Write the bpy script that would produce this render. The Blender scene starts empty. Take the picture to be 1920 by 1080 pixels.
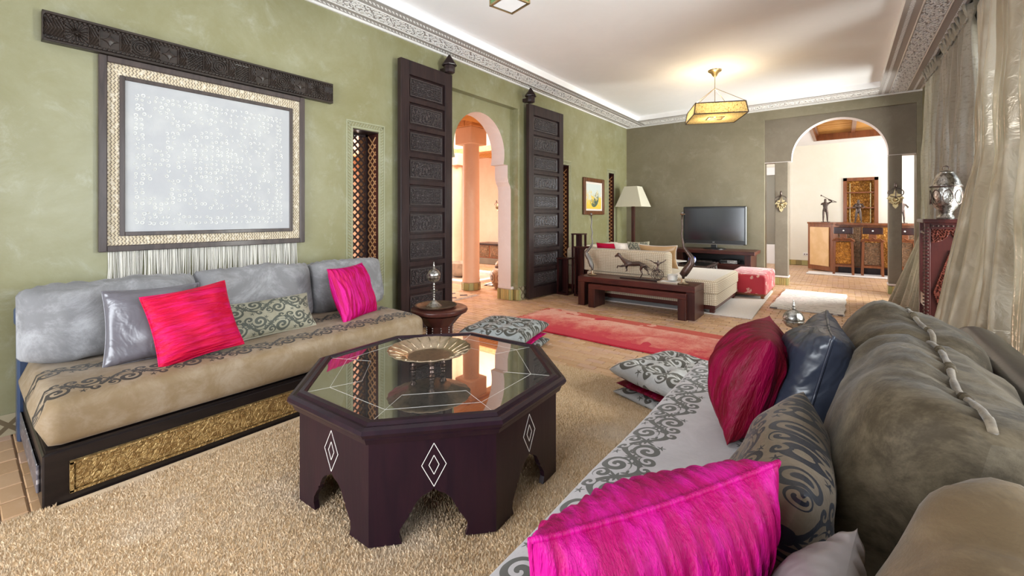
import bpy, bmesh, math, random
import numpy as np
from mathutils import Vector, Matrix, noise as mnoise
random.seed(7); np.random.seed(7)
PI = math.pi
sc = bpy.context.scene
COL = sc.collection

# ---------------------------------------------------------------- camera
YAW = math.atan(619/800)
cam_d = bpy.data.cameras.new('camera')
cam = bpy.data.objects.new('camera', cam_d); COL.objects.link(cam)
cam.location = (0, 0, 1.25)
cam.rotation_euler = (PI/2, 0, YAW)
cam_d.sensor_width = 36; cam_d.lens = 36*800/1920
cam_d.shift_y = -136/1920
cam_d.clip_start = 0.02; cam_d.clip_end = 200
sc.camera = cam

# ---------------------------------------------------------------- world, light, exposure
world = bpy.data.worlds.new('world'); sc.world = world; world.use_nodes = True
wn = world.node_tree.nodes; wl = world.node_tree.links
bg = wn['Background']; bg.inputs[0].default_value = (0.80, 0.90, 1.0, 1); bg.inputs[1].default_value = 2.2
sc.view_settings.view_transform = 'Standard'; sc.view_settings.look = 'None'
sc.view_settings.gamma = 1.0; sc.view_settings.use_curve_mapping = False
sc.view_settings.exposure = 0.16
sc.cycles.max_bounces = 7; sc.cycles.diffuse_bounces = 4; sc.cycles.glossy_bounces = 3
sc.cycles.transmission_bounces = 4; sc.cycles.transparent_max_bounces = 10
sc.cycles.sample_clamp_indirect = 6; sc.cycles.blur_glossy = 0.5
sc.cycles.caustics_reflective = False; sc.cycles.caustics_refractive = False

def area(name, loc, rot, sx, sy, power, col):
    d = bpy.data.lights.new(name, 'AREA'); d.shape = 'RECTANGLE'; d.size = sx; d.size_y = sy
    d.energy = power; d.color = col
    o = bpy.data.objects.new(name, d); o.location = loc; o.rotation_euler = rot; COL.objects.link(o)
    return o
# daylight entering by the windows of the right wall (they face -X), just outside the panes
area('window_daylight_front', (1.62, 0.9, 1.55), (0, PI/2+.3, 0), 2.3, 2.6, 110, (0.86, 0.93, 1.0))
area('window_daylight_middle', (1.62, 3.75, 1.55), (0, PI/2+.3, 0), 2.3, 2.3, 560, (0.93, 0.97, 0.92))
area('window_daylight_far', (1.62, 7.95, 1.55), (0, PI/2+.2, 0), 2.3, 1.6, 400, (0.93, 0.97, 0.92))
# daylight from the garden doors in the wall behind the camera (facing +Y)
area('window_daylight_back', (-1.5, -2.35, 1.3), (PI/2+.35, 0, 0), 3.2, 2.3, 290, (0.9, 0.95, 1.0))
# roof light over the hall; lamps at the sides of the bar room
area('hall_rooflight', (-6.16, 6.32, 3.86), (0, 0, 0), 1.9, 1.6, 190, (1.0, 0.95, 0.88))
area('hall_side_fill', (-10.3, 5.2, 1.5), (0, -PI/2, 0), 2.2, 3.0, 150, (1.0, 0.95, 0.9))  # added side fill for the gallery; the hall wall behind is closed
area('hall_fill_left', (-9.3, 4.4, 2.66), (0, 0, 0), 1.3, 4.2, 130, (1.0, 0.93, 0.88))  # added fill above the left aisle, brightens the hall behind the niche lattice
area('bar_daylight', (3.2, 11.0, 1.5), (0, PI/2+.35, 0), 2.2, 2.0, 120, (1.0, 0.98, 0.95))
area('bar_door_daylight', (-3.3, 10.8, 1.7), (0, -PI/2, 0), 2.0, 1.2, 60, (0.95, 0.98, 1.0))

# ---------------------------------------------------------------- mesh builder
class MB:
    def __init__(s): s.v = []; s.f = []; s.uv = None
    def add(s, vs, fs):
        o = len(s.v); s.v.extend([tuple(p) for p in vs]); s.f.extend([tuple(i+o for i in f) for f in fs]); return s
    def box(s, x0, x1, y0, y1, z0, z1, b=0.0):
        if b > 0:
            b = min(b, abs(x1-x0)*.45, abs(y1-y0)*.45, abs(z1-z0)*.45)
            ring = lambda ix, iy, z: [(x0+ix, y0+iy, z), (x1-ix, y0+iy, z), (x1-ix, y1-iy, z), (x0+ix, y1-iy, z)]
            # chamfered box : 3 slabs of 8 corners
            def oct_(z, k):
                c = b if k else 2*b*.999
                i = 0 if k else b
                return [(x0+c, y0+i, z), (x1-c, y0+i, z), (x1-i, y0+c, z), (x1-i, y1-c, z),
                        (x1-c, y1-i, z), (x0+c, y1-i, z), (x0+i, y1-c, z), (x0+i, y0+c, z)]
            vs = oct_(z0, 0)+oct_(z0+b, 1)+oct_(z1-b, 1)+oct_(z1, 0)
            fs = [tuple(range(7, -1, -1)), tuple(range(24, 32))]
            for l in range(3):
                for i in range(8):
                    j = (i+1) % 8; fs.append((l*8+i, l*8+j, l*8+8+j, l*8+8+i))
            return s.add(vs, fs)
        vs = [(x0, y0, z0), (x1, y0, z0), (x1, y1, z0), (x0, y1, z0), (x0, y0, z1), (x1, y0, z1), (x1, y1, z1), (x0, y1, z1)]
        return s.add(vs, [(3, 2, 1, 0), (4, 5, 6, 7), (0, 1, 5, 4), (1, 2, 6, 5), (2, 3, 7, 6), (3, 0, 4, 7)])
    def lathe(s, prof, c=(0, 0, 0), n=24, wob=None, axis='z'):
        vs = []; fs = []
        for r, z in prof:
            for i in range(n):
                a = 2*PI*i/n; rr = r*(wob(a, z) if wob else 1)
                p = (rr*math.cos(a), rr*math.sin(a), z)
                if axis == 'y': p = (p[0], p[2], p[1])
                if axis == 'x': p = (p[2], p[0], p[1])
                vs.append((c[0]+p[0], c[1]+p[1], c[2]+p[2]))
        m = len(prof)
        for k in range(m-1):
            for i in range(n):
                j = (i+1) % n; fs.append((k*n+i, k*n+j, k*n+n+j, k*n+n+i))
        fs.append(tuple(range(n-1, -1, -1))); fs.append(tuple(range((m-1)*n, m*n)))
        return s.add(vs, fs)
    def tube(s, pts, r, n=8, caps=True):
        pts = [Vector(p) for p in pts]; m = len(pts)
        rs = r if isinstance(r, (list, tuple)) else [r]*m
        vs = []; fs = []; up = None
        for k in range(m):
            t = (pts[min(k+1, m-1)]-pts[max(k-1, 0)])
            if t.length < 1e-9: t = Vector((0, 0, 1))
            t.normalize()
            if up is None:
                up = Vector((0, 0, 1)) if abs(t.z) < .9 else Vector((1, 0, 0))
            a = t.cross(up)
            if a.length < 1e-6: a = t.orthogonal()
            a.normalize(); b = t.cross(a).normalized(); up = a.cross(t)
            for i in range(n):
                an = 2*PI*i/n; vs.append(pts[k]+(a*math.cos(an)+b*math.sin(an))*rs[k])
        for k in range(m-1):
            for i in range(n):
                j = (i+1) % n; fs.append((k*n+i, k*n+j, k*n+n+j, k*n+n+i))
        if caps: fs.append(tuple(range(n-1, -1, -1))); fs.append(tuple(range((m-1)*n, m*n)))
        return s.add(vs, fs)
    def bar(s, p, q, w, d=None, up=(0, 0, 1)):
        d = d or w; p = Vector(p); q = Vector(q); t = (q-p).normalized(); u = Vector(up)
        a = t.cross(u)
        if a.length < 1e-5: a = t.cross(Vector((1, 0, 0)))
        a.normalize(); b = a.cross(t).normalized()
        vs = [c+a*sx*w/2+b*sz*d/2 for c in (p, q) for sx, sz in ((-1, -1), (1, -1), (1, 1), (-1, 1))]
        return s.add(vs, [(0, 1, 2, 3), (7, 6, 5, 4), (0, 4, 5, 1), (1, 5, 6, 2), (2, 6, 7, 3), (3, 7, 4, 0)])
    def grid(s, fn, nu, nv, closeu=False):
        vs = [fn(i/nu if closeu else i/(nu-1), j/(nv-1)) for j in range(nv) for i in range(nu)]
        fs = []
        for j in range(nv-1):
            for i in range(nu if closeu else nu-1):
                k = (i+1) % nu; fs.append((j*nu+i, j*nu+k, (j+1)*nu+k, (j+1)*nu+i))
        return s.add(vs, fs)
    def sphere(s, c, r, n=12, m=8, sc3=(1, 1, 1)):
        prof = [(r*math.sin(PI*k/m)+1e-5, -r*math.cos(PI*k/m)) for k in range(m+1)]
        o = len(s.v); s.lathe(prof, (0, 0, 0), n)
        for i in range(o, len(s.v)):
            p = s.v[i]; s.v[i] = (c[0]+p[0]*sc3[0], c[1]+p[1]*sc3[1], c[2]+p[2]*sc3[2])
        return s
    def prism(s, poly, z0, z1):   # poly in xy
        n = len(poly)
        vs = [(x, y, z0) for x, y in poly]+[(x, y, z1) for x, y in poly]
        return s.add(vs, [tuple(range(n-1, -1, -1)), tuple(range(n, 2*n))]+[(i, (i+1) % n, n+(i+1) % n, n+i) for i in range(n)])
    def xf(s, M, start=0):
        for i in range(start, len(s.v)): s.v[i] = tuple(M @ Vector(s.v[i]))
        return s
    def build(s, name, mat, parent=None, smooth=False, bevel=0, kind=None, label=None, rec=False):
        me = bpy.data.meshes.new(name); me.from_pydata(s.v, [], s.f); me.validate()
        me.materials.append(mat)
        if rec:
            bm = bmesh.new(); bm.from_mesh(me); bmesh.ops.recalc_face_normals(bm, faces=bm.faces); bm.to_mesh(me); bm.free()
        if s.uv is not None and len(s.uv) == len(s.v):
            ul = me.uv_layers.new(name='UVMap')
            for lp in me.loops: ul.data[lp.index].uv = s.uv[lp.vertex_index]
        if smooth:
            me.polygons.foreach_set('use_smooth', [True]*len(me.polygons))
            if smooth is not True: me.set_sharp_from_angle(angle=smooth)
        o = bpy.data.objects.new(name, me); COL.objects.link(o)
        if parent is not None: o.parent = parent
        if bevel:
            md = o.modifiers.new('bevel', 'BEVEL'); md.width = bevel; md.segments = 2; md.limit_method = 'ANGLE'
        if kind: o['kind'] = kind
        if label: o['label'] = label
        return o
SM = math.radians(40)

def thing(name, label, cat, loc=(0, 0, 0), rz=0, group=None):
    o = bpy.data.objects.new(name, None); COL.objects.link(o); o.empty_display_size = .1
    o.location = loc; o.rotation_euler = (0, 0, rz); o['label'] = label; o['category'] = cat
    if group: o['group'] = group
    return o
def tag(o, label, cat, group=None, kind=None):
    o['label'] = label; o['category'] = cat
    if group: o['group'] = group
    if kind: o['kind'] = kind
    return o
def struct(name, mb, m, **k):
    return mb.build(name, m, None, kind='structure', **k)
def copy_tree(o, parent=None):
    c = o.copy(); COL.objects.link(c)
    if parent is not None: c.parent = parent
    for ch in list(o.children): copy_tree(ch, c)
    return c
def piece(me, name, parent, loc, rot=None, scale=None):
    o = bpy.data.objects.new(name, me); COL.objects.link(o); o.parent = parent; o.location = loc
    if rot: o.rotation_euler = rot
    if scale: o.scale = scale
    return o

# ---------------------------------------------------------------- node helpers
class V:
    """a shader value with arithmetic"""
    def __init__(s, nt, x): s.nt = nt; s.x = x
    def _m(s, op, *a):
        n = s.nt.nodes.new('ShaderNodeMath'); n.operation = op
        for i, q in enumerate((s,)+a):
            q = q.x if isinstance(q, V) else q
            if isinstance(q, (int, float)): n.inputs[i].default_value = q
            else: s.nt.links.new(q, n.inputs[i])
        return V(s.nt, n.outputs[0])
    def __add__(s, o): return s._m('ADD', o)
    def __sub__(s, o): return s._m('SUBTRACT', o)
    def __mul__(s, o): return s._m('MULTIPLY', o)
    def __truediv__(s, o): return s._m('DIVIDE', o)
    __radd__ = __add__; __rmul__ = __mul__
    def __rsub__(s, o): return V(s.nt, o)._m('SUBTRACT', s) if not isinstance(o, (int, float)) else (s*-1)+o
    def frac(s): return s._m('FRACT')
    def abs(s): return s._m('ABSOLUTE')
    def sin(s): return s._m('SINE')
    def sqrt(s): return s._m('SQRT')
    def lt(s, o): return s._m('LESS_THAN', o)
    def gt(s, o): return s._m('GREATER_THAN', o)
    def max(s, o): return s._m('MAXIMUM', o)
    def min(s, o): return s._m('MINIMUM', o)
    def atan2(s, o): return s._m('ARCTAN2', o)
    def floor(s): return s._m('FLOOR')
    def soft(s, a, b):
        n = s.nt.nodes.new('ShaderNodeMapRange'); n.interpolation_type = 'SMOOTHSTEP'
        n.inputs[1].default_value = a; n.inputs[2].default_value = b; s.nt.links.new(s.x, n.inputs[0]); return V(s.nt, n.outputs[0])

def scroll_mask(u, v, asp=1.6):
    """arabesque vines, spirals and leaves; u repeats every 1, v every 1 (one unit of v = asp units of u)"""
    fv = v.frac(); su = (u*2*PI).sin()
    tot = ((fv-.5)-su*.30).abs().lt(.07)
    tot = tot.max(((fv-.5)+su*.36).abs().lt(.045))
    for (cx, cy, dr, ph, R, p) in ((.27, .33, 1, .1, .29, .20), (.73, .67, -1, .4, .29, .20), (.02, .20, -1, .5, .17, .15), (.50, .80, 1, .0, .17, .15), (.30, .86, 1, .3, .14, .15), (.78, .14, -1, .2, .14, .15)):
        dx = ((u-(cx-.5)).frac()-.5)*asp; dy = fv-cy; r = (dx*dx+dy*dy).sqrt()
        w = ((r/p)-dy.atan2(dx)*(dr/(2*PI))+ph).frac()
        ins = r.lt(R); tot = (tot*(1-ins)).max((w-.5).abs().lt(.30)*ins)
    for (cx, cy, k, s_) in ((.0, .5, 2, .1), (.5, .5, 2, .1), (.13, .62, 1.5, .07), (.63, .38, 1.5, .07), (.87, .42, 1.5, .07), (.37, .60, 1.5, .07), (.9, .85, 2.5, .06), (.6, .1, 2.5, .06)):
        dx = ((u-(cx-.5)).frac()-.5)*asp; dy = fv-cy; r = (dx*dx+dy*dy).sqrt(); th = dy.atan2(dx)
        tot = tot.max(r.lt(((th*k).sin().abs()*-1+1)*s_*1.25+.03))
    return tot

class Mat:
    def __init__(s, name, col=(.5, .5, .5), rough=.5, metal=0.0, **k):
        s.m = bpy.data.materials.new(name); s.m.use_nodes = True
        s.nt = s.m.node_tree; s.n = s.nt.nodes; s.l = s.nt.links
        s.b = s.n['Principled BSDF']; s.out = s.n['Material Output']
        s.b.inputs['Base Color'].default_value = (*col, 1); s.b.inputs['Roughness'].default_value = rough
        s.b.inputs['Metallic'].default_value = metal
        s.col = col; s.sock = None; s.h = None; s._tc = None
        for a, v in k.items():
            nm = {'sheen': 'Sheen Weight', 'sheen_rough': 'Sheen Roughness', 'coat': 'Coat Weight', 'coat_rough': 'Coat Roughness',
                  'spec': 'Specular IOR Level', 'trans': 'Transmission Weight', 'emit': 'Emission Strength', 'sub': 'Subsurface Weight', 'aniso': 'Anisotropic'}[a]
            s.b.inputs[nm].default_value = v
    def tc(s, w='Object'):
        if w == 'Position': return s.n.new('ShaderNodeNewGeometry').outputs['Position']
        if s._tc is None: s._tc = s.n.new('ShaderNodeTexCoord')
        return s._tc.outputs[w]
    def vec(s, scale=(1, 1, 1), w='Object', loc=(0, 0, 0), rot=(0, 0, 0)):
        mp = s.n.new('ShaderNodeMapping'); s.l.new(s.tc(w), mp.inputs[0])
        mp.inputs['Scale'].default_value = scale; mp.inputs['Location'].default_value = loc; mp.inputs['Rotation'].default_value = rot
        return mp.outputs[0]
    def xyz(s, w='Object'):
        n = s.n.new('ShaderNodeSeparateXYZ'); s.l.new(s.tc(w), n.inputs[0])
        return [V(s.nt, o) for o in n.outputs]
    def noise(s, scale, detail=3, rough=.55, dist=0, vscale=(1, 1, 1), w='Object'):
        n = s.n.new('ShaderNodeTexNoise'); n.inputs['Scale'].default_value = scale; n.inputs['Detail'].default_value = detail
        n.inputs['Roughness'].default_value = rough; n.inputs['Distortion'].default_value = dist
        s.l.new(s.vec(vscale, w), n.inputs['Vector']); return V(s.nt, n.outputs[0])
    def vor(s, scale, feature='F1', vscale=(1, 1, 1), w='Object', out=0):
        n = s.n.new('ShaderNodeTexVoronoi'); n.feature = feature; n.inputs['Scale'].default_value = scale
        s.l.new(s.vec(vscale, w), n.inputs['Vector']); return V(s.nt, n.outputs[out])
    def wave(s, scale, dist=2, vscale=(1, 1, 1), w='Object', dirn='X', detail=2):
        n = s.n.new('ShaderNodeTexWave'); n.inputs['Scale'].default_value = scale; n.inputs['Distortion'].default_value = dist
        n.bands_direction = dirn; n.inputs['Detail'].default_value = detail
        s.l.new(s.vec(vscale, w), n.inputs['Vector']); return V(s.nt, n.outputs[1])
    def island(s): return V(s.nt, s.n.new('ShaderNodeNewGeometry').outputs['Random Per Island'])
    def objrand(s): return V(s.nt, s.n.new('ShaderNodeObjectInfo').outputs['Random'])
    def mix(s, fac, c2, lo=None, hi=None):
        if lo is not None: fac = fac.soft(lo, hi)
        n = s.n.new('ShaderNodeMix'); n.data_type = 'RGBA'
        s.l.new(fac.x, n.inputs[0])
        if s.sock is None: n.inputs[6].default_value = (*s.col, 1)
        else: s.l.new(s.sock, n.inputs[6])
        if hasattr(c2, 'type'): s.l.new(c2, n.inputs[7])
        else: n.inputs[7].default_value = (*c2, 1)
        s.sock = n.outputs[2]; s.l.new(s.sock, s.b.inputs['Base Color']); return s
    def ramp(s, fac, stops):
        n = s.n.new('ShaderNodeValToRGB'); e = n.color_ramp.elements
        while len(e) < len(stops): e.new(.5)
        for i, (p, c) in enumerate(stops): e[i].position = p; e[i].color = (*c, 1)
        s.l.new(fac.x, n.inputs[0]); s.sock = n.outputs[0]; s.l.new(s.sock, s.b.inputs['Base Color']); return s
    def rgh(s, fac, a, b):
        n = s.n.new('ShaderNodeMapRange'); s.l.new(fac.x, n.inputs[0]); n.inputs[3].default_value = a; n.inputs[4].default_value = b
        s.l.new(n.outputs[0], s.b.inputs['Roughness']); return s
    def bump(s, h, strength=.3, dist=.01):
        n = s.n.new('ShaderNodeBump'); n.inputs['Strength'].default_value = strength; n.inputs['Distance'].default_value = dist
        s.l.new(h.x, n.inputs['Height'])
        if s.h is not None: s.l.new(s.h, n.inputs['Normal'])
        s.h = n.outputs[0]; s.l.new(s.h, s.b.inputs['Normal']); return s

def wood(name, c1, c2, rough=.35, axis='z', coat=.2, sc_=6):
    m = Mat(name, c1, rough, coat=coat*.6, coat_rough=.12, spec=.25)
    vs = {'x': (.12, 1, 1), 'y': (1, .12, 1), 'z': (1, 1, .12)}[axis]
    n = m.noise(sc_*3, 6, .65, .6, vs); m.mix(n, c2, .35, .7)
    m.bump(m.noise(sc_*8, 4, .7, .3, vs), .12, .004); return m.m
def velvet(name, c1, c2, rough=.7, sheen=.05, scale=5, **k):
    k.setdefault('spec', .15)
    m = Mat(name, c1, rough, sheen=sheen, sheen_rough=.35, **k)
    n = m.noise(scale, 6, .75, .5); m.mix(n, c2, .38, .68)
    f = m.noise(160, 2, .6); m.bump(f, .25, .003); return m
def plaster(name, c1, c2, c3, rough=.4, spec=.5, s1=1.2):
    m = Mat(name, c1, rough, spec=spec)
    m.mix(m.noise(s1, 9, .72, .3, w='Position'), c2, .35, .68)
    m.mix(m.noise(s1*3.3, 8, .75, .5, w='Position'), c3, .50, .80)
    m.rgh(m.noise(s1*4, 5, .6, .5, w='Position'), rough-.12, rough+.14)
    m.bump(m.noise(7, 5, .6, .4, w='Position'), .12, .012); return m.m

M = {}
M['green'] = plaster('green_polished_plaster', (.225, .208, .098), (.285, .272, .16), (.36, .352, .265), .34, .55)
M['taupe'] = plaster('taupe_polished_plaster', (.20, .17, .11), (.245, .212, .145), (.285, .255, .19), .42, .3)
M['pillar'] = plaster('grey_taupe_plaster', (.165, .135, .10), (.205, .17, .13), (.24, .205, .16), .5, .2)
M['white'] = plaster('white_plaster', (.86, .85, .86), (.89, .88, .89), (.85, .84, .86), .7, .2)
M['barwall'] = plaster('warm_white_plaster', (.84, .80, .68), (.88, .84, .73), (.86, .83, .75), .6, .2)
M['orange'] = plaster('apricot_plaster', (.74, .51, .37), (.79, .57, .43), (.82, .62, .49), .5, .3)
M['jamb'] = plaster('pale_jamb_plaster', (.70, .62, .60), (.75, .68, .66), (.78, .72, .7), .5, .3)
M['cornice'] = plaster('carved_white_plaster', (.74, .72, .70), (.80, .78, .76), (.70, .68, .66), .7, .2)
M['mortar'] = plaster('mortar', (.46, .32, .22), (.52, .38, .27), (.4, .28, .2), .8, .2)
def brickmat():
    m = Mat('terracotta_brick', (.54, .32, .17), .38, spec=.5)
    r = m.island() ; ro = m.objrand(); q = (r*7.13+ro*3.7).frac()
    m.mix(q, (.64, .41, .245), .1, .9)
    q2 = (r*13.7+ro*9.1).frac(); m.mix(q2, (.60, .38, .28), .6, .95)
    m.mix(m.noise(9, 5, .7, w='Position'), (.72, .50, .34), .5, .85)
    m.rgh(m.noise(4, 4, w='Position'), .25, .5); m.bump(m.noise(30, 4, .6, w='Position'), .2, .004); return m.m
M['brick'] = brickmat()
M['aubergine'] = wood('dark_aubergine_wood', (.019, .006, .011), (.011, .004, .009), .32, 'z', .2)
M['darkwood'] = wood('dark_carved_wood', (.034, .019, .018), (.017, .010, .011), .36, 'z', .15)
M['darkwood_x'] = wood('dark_beam_wood', (.04, .028, .022), (.02, .014, .012), .4, 'y', .2)
M['blackwood'] = wood('black_stained_wood', (.018, .012, .011), (.01, .007, .007), .3, 'y', .3)
M['redwood'] = wood('reddish_brown_wood', (.10, .024, .017), (.045, .013, .011), .32, 'x', .15)
M['redwood_z'] = wood('reddish_brown_wood_upright', (.07, .02, .014), (.035, .011, .010), .32, 'z', .15)
M['mahogany'] = wood('mahogany_wood', (.045, .010, .009), (.022, .006, .006), .3, 'z', .3)
M['barwood'] = wood('chestnut_bar_wood', (.26, .085, .03), (.17, .055, .02), .35, 'z', .3)
M['honeywood'] = wood('honey_pine_wood', (.85, .50, .17), (.66, .33, .09), .45, 'x', .1)
M['lintel'] = wood('apricot_wood', (.68, .38, .18), (.55, .27, .10), .5, 'y', .1)
M['black'] = Mat('black_plastic', (.012, .012, .014), .3).m
def screen():
    m = Mat('glossy_dark_screen', (.012, .014, .018), .16, spec=.8, coat=.6, coat_rough=.12); return m.m
M['screen'] = screen()
M['silver'] = Mat('worn_silver', (.46, .44, .41), .28, 1.0)
_m = M['silver']; _m.b.inputs['Roughness'].default_value = .34; _m.mix(_m.noise(40, 4, .7), (.16, .145, .13), .42, .62); _m.bump(_m.vor(70), .5, .003); M['silver'] = _m.m
_m = Mat('brass', (.42, .33, .18), .38, .9); _m.mix(_m.noise(25, 4), (.35, .24, .1), .4, .8); M['brass'] = _m.m
_m = Mat('plate_metal', (.62, .50, .36), .3, 1.0); _m.mix(_m.noise(30, 5, .7), (.42, .33, .24), .4, .75); _m.bump(_m.vor(90), .35, .002); M['plate'] = _m.m
_m = Mat('dark_bronze', (.11, .08, .07), .38, .85); _m.mix(_m.noise(40, 4), (.25, .19, .16), .5, .8); M['bronze'] = _m.m
_m = Mat('grey_iron', (.20, .185, .17), .45, .7); M['iron'] = _m.m
def embossed(name, c1, c2, sc_=24, metal=.9, rough=.3):
    m = Mat(name, c1, rough, metal)
    v = m.vor(sc_, 'DISTANCE_TO_EDGE'); w = m.noise(sc_*.8, 3, .6, 2.0)
    m.mix(w, c2, .4, .6); m.bump(v.soft(0, .12), .6, .25/sc_*.8); m.bump(w, .8, .5/sc_*.8); return m.m
M['goldpanel'] = embossed('embossed_gold_panel', (.50, .33, .13), (.26, .15, .05), 42, .5, .35)
M['amber'] = embossed('embossed_amber_panel', (.62, .27, .04), (.36, .14, .02), 14, .4, .38)
M['brownemb'] = embossed('embossed_brown_panel', (.26, .14, .07), (.14, .08, .04), 20, .3, .4)
_m = Mat('gold_satin', (.66, .38, .15), .4, sheen=.4); _m.mix(_m.noise(5, 3), (.74, .46, .22), .4, .7); M['goldsatin'] = _m.m
_m = Mat('mosaic_glitter', (.12, .11, .13), .3, .3); _m.mix(_m.vor(60, out=1), (.55, .5, .5), .7, .95); M['mosaic'] = _m.m

GREY = ((.36, .33, .31), (.50, .475, .455))
def damask(name, base, base2, motif, bands=None, coord='Object', scale=5.5, sheen=.12, rough=.65, uvs=None, spec=.4):
    """plain cloth with raised scroll motif; bands = [(x0,x1)...] in object x, or None for all over"""
    m = Mat(name, base, rough, sheen=sheen, sheen_rough=.35, spec=spec)
    m.mix(m.noise(6, 5, .7, .4), base2, .38, .7)
    x, y, z = m.xyz(coord)
    if uvs: u = x*uvs[0]; v = y*uvs[1]
    else: u = y*scale*.9; v = x*scale
    if bands:
        mask = None
        for a, b in bands:
            s_ = scroll_mask(y*(1/((b-a)*1.55)), (x-a)*(1/(b-a)))
            inb = x.gt(a)*x.lt(b)*z.gt(-.16 if False else -9)
            s_ = s_*inb; mask = s_ if mask is None else mask.max(s_)
    else:
        mask = scroll_mask(u, v)
    m.mix(mask, motif); m.bump(mask, .5, .004); m.bump(m.noise(150, 2), .2, .002)
    return m.m

# seats: object x measured from the front edge inwards
BANDS = [(.02, .19), (.36, .53)]
M['seat_right'] = damask('pale_brocade_velvet', (.46, .43, .44), (.54, .51, .52), (.11, .108, .10), BANDS)
M['seat_left'] = damask('taupe_brocade_velvet', (.22, .148, .078), (.31, .235, .16), (.03, .022, .016), [(.06, .22), (.38, .54)])
M['grey_velvet'] = velvet('silver_grey_velvet', (.20, .195, .20), (.37, .365, .375), .65, .12, 4).m
M['brown_velvet'] = velvet('olive_brown_velvet', (.055, .040, .023), (.160, .124, .078), .65, .12, 5).m
M['tan_velvet'] = velvet('tan_velvet', (.15, .10, .052), (.235, .165, .09), .65, .12, 6).m
M['trim'] = velvet('taupe_cord', (.26, .21, .15), (.15, .12, .09), .7, .3, 20).m
def crushed(name, c1, c2, vscale):
    m = Mat(name, c1, .5, spec=.18)
    w = m.noise(9, 5, .65, .15, vscale); m.mix(w, c2, .42, .62)
    m.bump(w, 1.0, .02); return m.m
M['magenta'] = crushed('magenta_crushed_velvet', (.38, .001, .10), (.52, .004, .21), (4, 1.5, .35))
M['crimson'] = crushed('crimson_crushed_velvet', (.11, .0, .007), (.20, .0, .03), (3, 1.5, .4))
M['pinkred'] = crushed('rose_red_crushed_velvet', (.50, .002, .032), (.58, .006, .10), (.4, 1.5, 4))
M['pinkvert'] = crushed('deep_pink_crushed_velvet', (.42, .001, .06), (.60, .006, .22), (6, 1.5, .3))
_m = Mat('blue_grey_satin', (.026, .031, .048), .3, spec=.6); _m.bump(_m.noise(6, 3, .5, 1.5, (1, 1, .5)), .55, .05); M['bluesatin'] = _m.m
_m = Mat('grey_satin', (.11, .10, .115), .34, spec=.8); _m.bump(_m.noise(6, 3, .5, 1.5), .35, .03); M['greysatin'] = _m.m
_m = Mat('dusky_satin', (.22, .19, .185), .4, spec=.6); _m.bump(_m.noise(5, 3, .5, 1.0), .3, .04); M['dusky'] = _m.m
_m = Mat('dark_leather', (.022, .019, .018), .3, spec=.6); _m.bump(_m.noise(60, 3), .15, .003); M['leather'] = _m.m
_m = Mat('blue_leather', (.03, .055, .12), .3, spec=.7); _m.bump(_m.noise(8, 3, .5, 1, (1, 1, .3)), .3, .02); M['blueleather'] = _m.m
M['damask_sage'] = damask('sage_damask', (.27, .25, .18), (.35, .33, .25), (.07, .075, .06), uvs=(2.2, 2), coord='UV')
M['damask_dark'] = damask('bronze_damask', (.13, .095, .062), (.19, .145, .10), (.012, .013, .02), uvs=(2.5, 3.3), coord='UV', rough=.5)
M['damask_grey'] = damask('blue_grey_damask', (.28, .30, .30), (.38, .40, .40), (.06, .06, .05), uvs=(1.7, 3), coord='UV')
M['damask_taupe'] = damask('taupe_grey_damask', (.33, .32, .31), (.44, .43, .42), (.07, .065, .055), uvs=(1.7, 3), coord='UV')
_m = Mat('woven_cream', (.68, .58, .43), .8, sheen=.3)
x, y, z = _m.xyz('Object')
g1 = ((x+y)*38).frac().lt(.24); g2 = (z*44).frac().lt(.27); _m.mix(g1.max(g2), (.34, .25, .16)); _m.mix(_m.noise(90, 2), (.75, .66, .52), .55, .8); _m.bump(_m.noise(120, 2), .4, .004)
M['woven'] = _m.m
_m = Mat('woven_cream_top', (.70, .62, .56), .8, sheen=.3); _m.mix(_m.noise(70, 2), (.78, .72, .68), .5, .7); _m.bump(_m.noise(90, 2), .4, .004); M['woven_top'] = _m.m
_m = Mat('red_floral', (.50, .008, .03), .6, sheen=.4); v1 = _m.vor(9.5); _m.mix(v1.lt(.40)*_m.noise(26, 3, .5, 1.5).gt(.50), (.74, .40, .34)); _m.mix(_m.vor(5.5).lt(.30)*_m.noise(34, 2, .5, 1).gt(.50), (.80, .62, .58)); M['floral'] = _m.m
_m = Mat('glass', (1, 1, 1), .02); nt = _m.nt
tr = nt.nodes.new('ShaderNodeBsdfTransparent'); gl = nt.nodes.new('ShaderNodeBsdfGlossy'); gl.inputs['Roughness'].default_value = .02
fr = nt.nodes.new('ShaderNodeFresnel'); fr.inputs[0].default_value = 1.45; mx = nt.nodes.new('ShaderNodeMixShader')
nt.links.new(fr.outputs[0], mx.inputs[0]); nt.links.new(tr.outputs[0], mx.inputs[1]); nt.links.new(gl.outputs[0], mx.inputs[2]); nt.links.new(mx.outputs[0], _m.out.inputs[0])
M['glass'] = _m.m
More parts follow.
